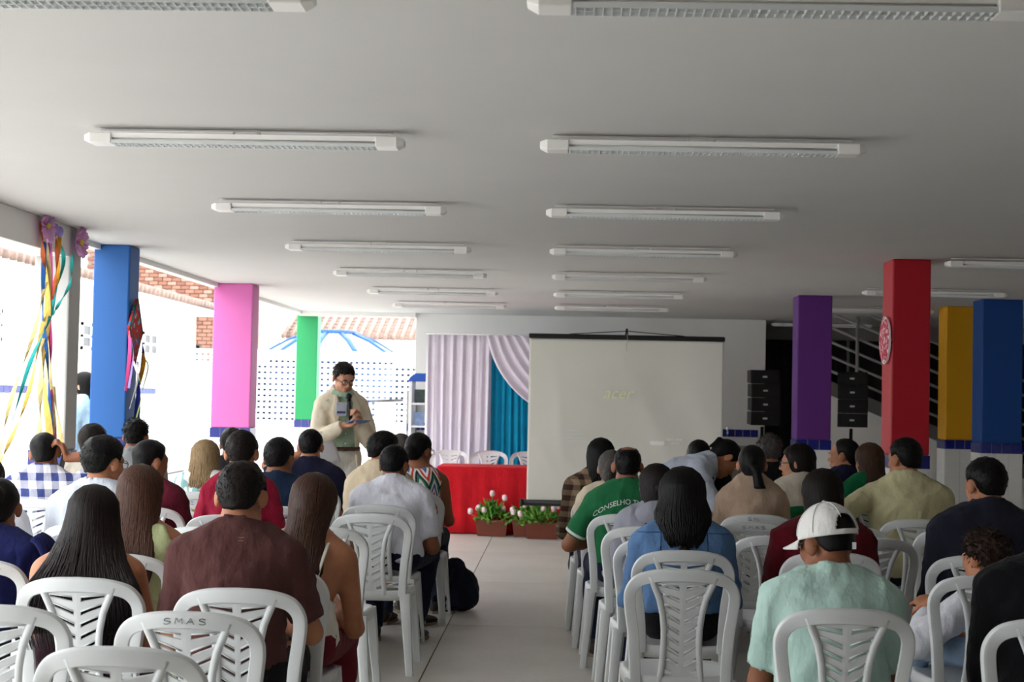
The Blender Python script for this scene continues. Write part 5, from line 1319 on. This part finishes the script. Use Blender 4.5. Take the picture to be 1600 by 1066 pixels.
person('person in pale blue shirt bending forward to the right', .40, 9.98, 1.235, lean=66, yaw=-82, stand=True, hip=.84, top=cloth('pale_blue_shirt', '#b9c0cf', .04), sleeve='long', collar='shirt', sex='f', skin='b', q=1, face=True, hair=('pony', HB, dict(thick=.010, tail=[rc((0, -.10, .04), (0, -.118, .04), .020, .022), rc((0, -.118, .04), (0, -.13, -.04), .022, .008)])), head=(12, 52, 0), arms=(((.10, .62, .72), (.5, .2, -.6), (0, .4, -1), (0, -1, 0), .5), ((-.10, .62, .74), (-.5, .2, -.6), (0, .4, -1), (0, -1, 0), .5)), pants=BLK)
person('person in teal top seated beyond the bending person', 1.02, 10.1, 1.02, lean=20, top=cloth('teal_top', '#1f7a62'), sex='f', skin='b', hair=('long', HB, dict(L=.22)), tmin=.30)
I = person('person in beige turtleneck seated in the right block', 1.11, 9.15, 1.25, lean=3, top=cloth('beige_knit', '#b39a86', .05), sleeve='long', collar='turtle', sex='f', skin='b', q=1, w=.93, hair=('pony', HB, dict(thick=.009, tail=[rc((0, -.095, -.01), (.02, -.125, -.035), .030, .026), rc((.02, -.125, -.035), (.045, -.135, -.16), .026, .034), rc((.045, -.135, -.16), (.06, -.14, -.30), .034, .024), rc((.06, -.14, -.30), (.062, -.14, -.41), .024, .006)])), head=(-4, 6, 0))
person('person in black shirt seated in front of the left loudspeaker stack', 1.53, 11.58, 1.255, top=BLKS, skin='b', w=1.12, hair=('curly', HG, dict(thick=.010)), head=(10, 4, 0))
person('person in ivory blouse and dark glasses in profile to the left', 1.48, 9.76, 1.245, top=cloth('ivory_blouse', '#c4b9aa', .04), sleeve='long', collar='none', sex='f', skin='a', q=1, face=True, glasses='black', head=(64, 4, 0), yaw=8, hair=('long', HD, dict(L=.21, spread=.9, thick=.012, back=.3)))
person('person in dark red lace top seated right of the denim jacket', 1.17, 7.0, 1.20, lean=6, top=cloth('red_lace', '#5a0f1c', .25), sleeve='short', collar='none', sex='f', skin='b', w=1.16, q=1, hair=('long', HD, dict(L=.22, spread=.92, thick=.015, back=.25)), head=(4, 10, 0))
I = person('person in mint t-shirt and white cap seated near the camera', .90, 5.18, 1.155, lean=12, top=cloth('mint_jersey', '#b0ccc3', .04), q=1, skin='c', w=1.09, bulk=.012, hair=('crop', HB, dict(thick=.003)), head=(32, 12, 0), glasses='black', pants=cloth('navy_trousers', '#20233a'), face=True)
def cap(I):
    loc = I['loc']; m = cloth('white_cap_cotton', '#dddbd9', .03); root = None; mb = MB(); C, R0 = CR_C, CR_R+np.array((.016, .016, .022)); na, ne = 120, 30
    def P(a, el_, d=0):
        rim = -.012-.018*math.sin(a); zz = math.sin(el_); r = math.cos(el_)
        p = np.array((R0[0]+d, R0[1]+d, R0[2]+d))*np.array((r*math.cos(a), r*math.sin(a), zz))+C
        return p
    th = [(-.10+(PI/2+.08)*(k/ne)) for k in range(ne+1)]
    idx = {}
    for i in range(na):
        for k in range(ne):
            a0, a1 = 2*PI*i/na, 2*PI*(i+1)/na; am = (a0+a1)/2; db = abs(((am+PI/2+PI) % (2*PI))-PI)
            if 3 <= k < 13 and db < .50*math.sqrt(max(0, 1-((k-3)/10)**2)): continue
            mb.add([Vector(loc(P(a0, th[k]))), Vector(loc(P(a1, th[k]))), Vector(loc(P(a1, min(th[k+1], PI/2-.001)))), Vector(loc(P(a0, min(th[k+1], PI/2-.001))))], [(0, 1, 2, 3)])
    me = mb.mesh('cap', True, .0006)
    o = link('cap', me, I['e'], m); md = o.modifiers.new('solid', 'SOLIDIFY'); md.thickness = .003
    mb = MB()
    def br(u, v):
        a = PI/2+(u-.5)*2.1; b = P(a, -.08); f = 1+.0*v; L = .075*(1-((u-.5)*2)**4*.85)
        return Vector(loc(b+np.array((math.cos(a)*.35*L*v, L*v*1.0, -.012*v-.02*v*((u-.5)*2)**2))))
    mb.grid(br, 24, 6); mb.build('brim', m, o, smooth=True, solid=.004)
    MB().ball(loc(C+np.array((0, 0, R0[2]+.001))), .007).build('button', m, o, smooth=True)
    for s in range(6):
        a = s*PI/3+.26; MB().tube([loc(P(a, e_, .002)) for e_ in np.linspace(.05 if s not in (4,) else .45, 1.52, 10)], .0014, 4).build('seam', m, o)
    bk = np.array((.018, -.113, -.018)); MB().box(Vector(loc(bk)), (.012, .008, .022)).build('buckle', m_ch3, o)
cap(I)
person('person in navy polo in profile to the left near the right loudspeaker', 1.96, 10.84, 1.262, top=cloth('navy_polo', '#191b33'), collar='shirt', skin='b', q=1, face=True, head=(52, 2, 0), yaw=8, hair=('recede', HB, dict(thick=.008)), w=1.1)
person('person in emerald green top seated before the red pillar', 2.0, 10.22, 1.245, top=cloth('emerald_top', '#12693f'), sleeve='short', collar='none', sex='f', skin='b', q=1, head=(22, 6, 0), hair=('half', HLB, dict(L=.24, spread=.85, thick=.012, tail=[el((0, -.115, .02), (.028, .02, .022))])))
I = person('person in pale yellow shirt with one arm over the next chair', 1.99, 9.10, 1.312, lean=4, top=cloth('pale_yellow_shirt', '#c4bd96', .05), sleeve='long', collar='shirt', skin='b', w=1.24, bulk=.018, q=1, head=(26, 6, 0), hair=('short', HB, dict(thick=.010)), arms=('lap', ((-.50, .10, .85), (-.4, -.8, -.2), (-.8, .5, -.3), (0, 0, -1), .5)), hs=1.04)
I = person('person in dark navy suit jacket seated at the right', 1.90, 7.02, 1.272, lean=6, top=cloth('navy_suiting', '#20212d', .04), sleeve='long', collar='suit', skin='b', w=1.22, bulk=.010, q=1, head=(16, 8, 0), hair=('short', HB, dict(thick=.013)), pants=cloth('navy_suiting', '#20212d'))
I = person('person of child size in white sleeves and pale jeans beside the black shirt', 1.78, 6.24, .955, lean=22, yaw=36, hs=.88, top=cloth('child_white_top', '#d5d5dc', .03), sleeve='long', collar='none', skin='b', w=.74, q=1, tmin=.26, hair=('curly', hairmat('hair_curl_brown', '#2a1b14', .5, 1.8), dict(thick=.022)), pants=cloth('pale_jeans', '#8fa5bd', .12), arms=('lap', ((-.12, .30, .70), (-.8, -.2, -.6), (.2, .9, .1), (.4, 0, -.9), .6)))
person('person in black shirt cut off by the bottom right corner', 1.66, 5.12, 1.22, lean=20, side=0, top=BLKS, sleeve='long', collar='none', skin='b', w=1.36, bulk=.03, q=1, hair=('short', HB, {}), pants=cloth('light_wash_jeans', '#9fb0c4', .1))
person('person in lime green shirt at the far right edge', 2.56, 8.35, 1.15, lean=10, top=cloth('lime_shirt', '#8fa84a'), skin='b', hair=('short', HB, {}))

# ---------------- standing people
I = person('person in light blue shirt standing outside behind the white pillar', -3.93, 12.9, 1.63, yaw=72, stand=True, hip=.90, top=cloth('light_blue_shirt', '#a9c6dd', .04), sleeve='long', collar='shirt', sex='f', skin='a', hair=('long', HB, dict(L=.26, spread=.92, thick=.012)), head=(10, 4, 0), arms=('hang', 'hang'), face=True)
def jacket(I, m, off, wedge, hem):
    RT, tp, A, hz = I['RT'], I['tp'], I['A'], I['hz']; S = Field(I['lo'], I['hi'], .011); W = I['W']
    S.add([grow(p, off) for p in I['trunk']]+[grow(p, off-.003) for p in I['trap']]+[el((0, .005, hz-.04), (.19*W, .145, .14))], .05)
    for s in (1, -1):
        sh, eb, wr = A[s]; S.add([rc(sh, eb, .054+off, .047+off), rc(eb, eb+(wr-eb)*.86, .047+off, .034+off*.8)], .022)
    S.sub([grow(I['neck'][0], .012)], .006)
    nb = I['nb']; S.D = S.D
    def front(X, Y, Z):   # open front: V from the collar, flaring below the button
        hw_ = np.interp(S.ax[2], [hz-.2, hz, hz+.22, hz+.30, nb[2]-.02, nb[2]+.06], wedge)[None, None, :]
        return np.minimum((hw_-np.abs(X-.0)), (Y-.03))+0*Z
    S.cut(front); S.cut(lambda X, Y, Z: hem-Z+0*X+0*Y)
    for s in (1, -1):
        sh, eb, wr = A[s]; dr = (wr-eb)/np.linalg.norm(wr-eb); a0 = eb+(wr-eb)*.90; S.sub([rc(a0+dr*.068, a0+dr*.07, .072)], .004)
    V, F = S.surface(); N = vnormals(V, F); V = V+N*(.006*vnoise(V*np.array((1, 1, .6)), 13, 90)+.004*vnoise(V*np.array((1, 1, 1.6)), 27, 91))[:, None]
    return link('jacket', qmesh('jacket', relax(V, F, 1, .3), F), I['e'], m)
m_cream = cloth('cream_suiting', '#e3d6be', .03)
I = person('person in cream jacket and sage shirt standing and speaking into a microphone', -1.77, 12.5, 1.735, lean=2, yaw=206, stand=True, hip=.97, top=cloth('sage_shirt', '#a2bba2', .04), sleeve='threeq', collar='shirt', skin='a', q=1, face=True, glasses='black', hair=('spiky', HD, dict(thick=.013)), head=(6, 20, 0), pants=cloth('off_white_trousers', '#e0dbd0', .03), w=.91, fine=.006, hem=-.10,
    arms=(((.055, .27, 1.245), (.7, -.5, -.7), (-.75, .55, .1), (.05, .3, .9), .75), ((-.085, .215, 1.29), (-.6, -.5, -.8), (.40, .35, .85), (.85, .3, -.25), .95)))
J = jacket(I, m_cream, .023, [.14, .10, .072, .062, .052, .075], .80)
for s in (1, -1):   # lapels
    tp = I['tp']; mb = MB(); a = [tp(s*.062, .085, .46), tp(s*.056, .140, .36), tp(s*.064, .152, .26), tp(s*.075, .15, .20)]; b = [tp(s*.085, .075, .46), tp(s*.125, .135, .355), tp(s*.105, .156, .28), tp(s*.08, .152, .20)]
    A_, B_ = smooth_path(a, 4), smooth_path(b, 4); mb.grid(lambda u, v: A_[round(u*12)].lerp(B_[round(u*12)], v)+Vector((0, .006, 0)), 12, 3); mb.build('lapel', m_cream, J, smooth=True, solid=.004)
MB().tube([Vector((.160*math.cos(a), .005+.134*math.sin(a), 1.055)) for a in np.linspace(0, 2*PI, 33)], .018, 6, flat=(.35, 1.0)).build('belt', mat('brown_leather', '#4a2c20', .5, .1), I['e'], smooth=True)
for k in range(5): MB().ball(Vector(I['tp'](0, .135+.004*k*(k < 3), .40-.07*k)), .006, 6, 5).build('button', m_ch3, I['shirt'], smooth=True)
MB().box((.05, .166, 1.37), (.085, .006, .11)).build('name_badge', mat('badge_white', '#c9cdd8', .4, .1, 30), I['e'])
MB().box((.05, .1695, 1.345), (.07, .001, .018)).build('badge_band', mat('badge_blue', '#3a4f8c', .5), I['e'])
mic = empty('microphone', wpos(I, (-.015, .222, 1.26)), I['e'].rotation_euler.z, 'black hand microphone held by the standing speaker', 'microphone')
dm = Vector((.01, -.035, .20)).normalized()
MB().cyl((0, 0, 0), dm*.19, .013, .018, 12).build('handle', LILA, mic, smooth=True); MB().ball(dm*.215, .026, 12, 9).build('grille', mat('mic_grille', '#26272a', .5, .2, 200, metal=.5), mic, smooth=True)
smallbox('cue_card', mat('blue_white_card', '#5a79b0', .5, .35, 30), 'small blue and white card held in the speaker hand', 'card', wpos(I, (-.045, .315, 1.275)), (.17, .09, .006), Matrix.Rotation(I['e'].rotation_euler.z+.2, 3, 'Z') @ Matrix.Rotation(.25, 3, 'X'))
o = MB().grid(lambda u, v: (.21*(u-.5), .012*math.sin(3*u)+.02*v, -.29*v), 8, 6).build('paper_sheet', mat('white_paper', '#e9e9ec', .7, .02), None, smooth=True, solid=.002)
o.matrix_world = Matrix.Translation(wpos(I, (.235, .19, 1.19))) @ Matrix.Rotation(I['e'].rotation_euler.z+.25, 4, 'Z') @ Matrix.Rotation(.35, 4, 'Y'); tag(o, 'white paper sheets hanging under the speaker arm', 'paper')

# ================================================================== small things among the chairs
bp = empty('backpack', (-.70, 10.95, 0), math.radians(12), 'dark navy backpack slumped on the floor by the aisle', 'backpack'); m_bp = cloth('navy_nylon', '#1d2233', .1)
S = Field((-.3, -.2, 0), (.3, .2, .5), .014); S.add([rc((-.09, 0, .10), (.0, .02, .13), .09, .11), rc((.0, .02, .13), (-.03, 0, .30), .105, .075), rc((.05, 0, .09), (.07, .02, .2), .088, .07)], .06).cut(lambda X, Y, Z: .004-Z+0*X+0*Y)
V, F = S.surface(); N = vnormals(V, F); V = V+N*(.008*vnoise(V, 16, 2)+.004*vnoise(V, 40, 3))[:, None]; V[:, 2] = np.maximum(V[:, 2], .003); link('bag', qmesh('bag', V, F), bp, m_bp)
MB().tube(smooth_path([(-.08, -.09, .28), (-.17, -.14, .16), (-.18, -.15, .05), (-.10, -.13, .02)], 5), .012, 6, flat=(1.5, .5)).build('strap', m_bp, bp, smooth=True); MB().tube(smooth_path([(-.04, -.09, .3), (-.10, -.17, .14), (-.12, -.17, .03), (-.02, -.13, .03)], 5), .012, 6, flat=(1.5, .5)).build('strap', m_bp, bp, smooth=True)
MB().tube(smooth_path([(-.12, -.06, .33), (-.05, -.085, .37), (.06, -.095, .28), (.12, -.08, .16)], 5), .004, 5).build('zip', m_black, bp)
for k, (dx, rz, c, l) in enumerate(((.0, .1, '#dcdad4', 'printed leaflet lying under another on the empty aisle chair'), (.03, -.25, '#cfc6ba', 'printed leaflet with brown picture lying on top on the aisle chair'))):
    o = MB().box((0, 0, 0), (.21, .15, .004)).build('leaflet', mat('leaflet_paper_%d' % k, c, .6, .2, 18), None); o.location = (-.96+dx, 8.60+.02*k, .450+.0045*k); o.rotation_euler.z = rz; tag(o, l, 'leaflet', 'leaflets on the aisle chair')
    MB().box((-.03, .0, .0025), (.07, .08, .001)).build('picture', mat('leaflet_picture', '#8a5a44', .6, .3, 40), o); MB().box((.055, 0, .0025), (.05, .09, .001)).build('text_block', mat('leaflet_text', '#4a5a8c', .6, .3, 60), o)
hb = empty('handbag', (-1.93, 7.62, .446), .2, 'black handbag with arched handle standing on a left-block chair', 'handbag')
hb.location = (-1.69, 7.57, .445)
MB().ring_loft([[(x*w_, y*d_, z) for x, y in ((-1, -.7), (-.7, -1), (.7, -1), (1, -.7), (1, .7), (.7, 1), (-.7, 1), (-1, .7))] for z, w_, d_ in ((.0, .13, .055), (.02, .145, .065), (.15, .14, .055), (.22, .13, .03))]).build('bag', mat('black_leather', '#121214', .4, .1), hb, bevel=.006)
MB().tube(smooth_path([(-.11, 0, .2), (-.10, 0, .33), (-.03, 0, .39), (.05, 0, .375), (.09, 0, .30), (.11, 0, .2)], 5), .011, 8).build('handle', MATS['black_leather'], hb, smooth=True)
gj = MB(); gj.grid(lambda u, v: (-.16+.32*u+.01*math.sin(9*v), yb(-.16+.32*u, .845)+(-.030 if v < .5 else .032)*min(1, abs(v-.5)*6)+.006*math.sin(14*u), .872-.04*((2*u-1)**2)-.20*abs(v-.5)**1.2-.01*math.sin(11*u)*abs(v-.5)), 24, 20)
o = gj.build('jacket', cloth('green_jacket_cloth', '#12693f'), None, smooth=True, solid=.008); o.location = (1.46, 9.52+.27, 0); tag(o, 'green jacket hung over the back of a white chair', 'jacket')
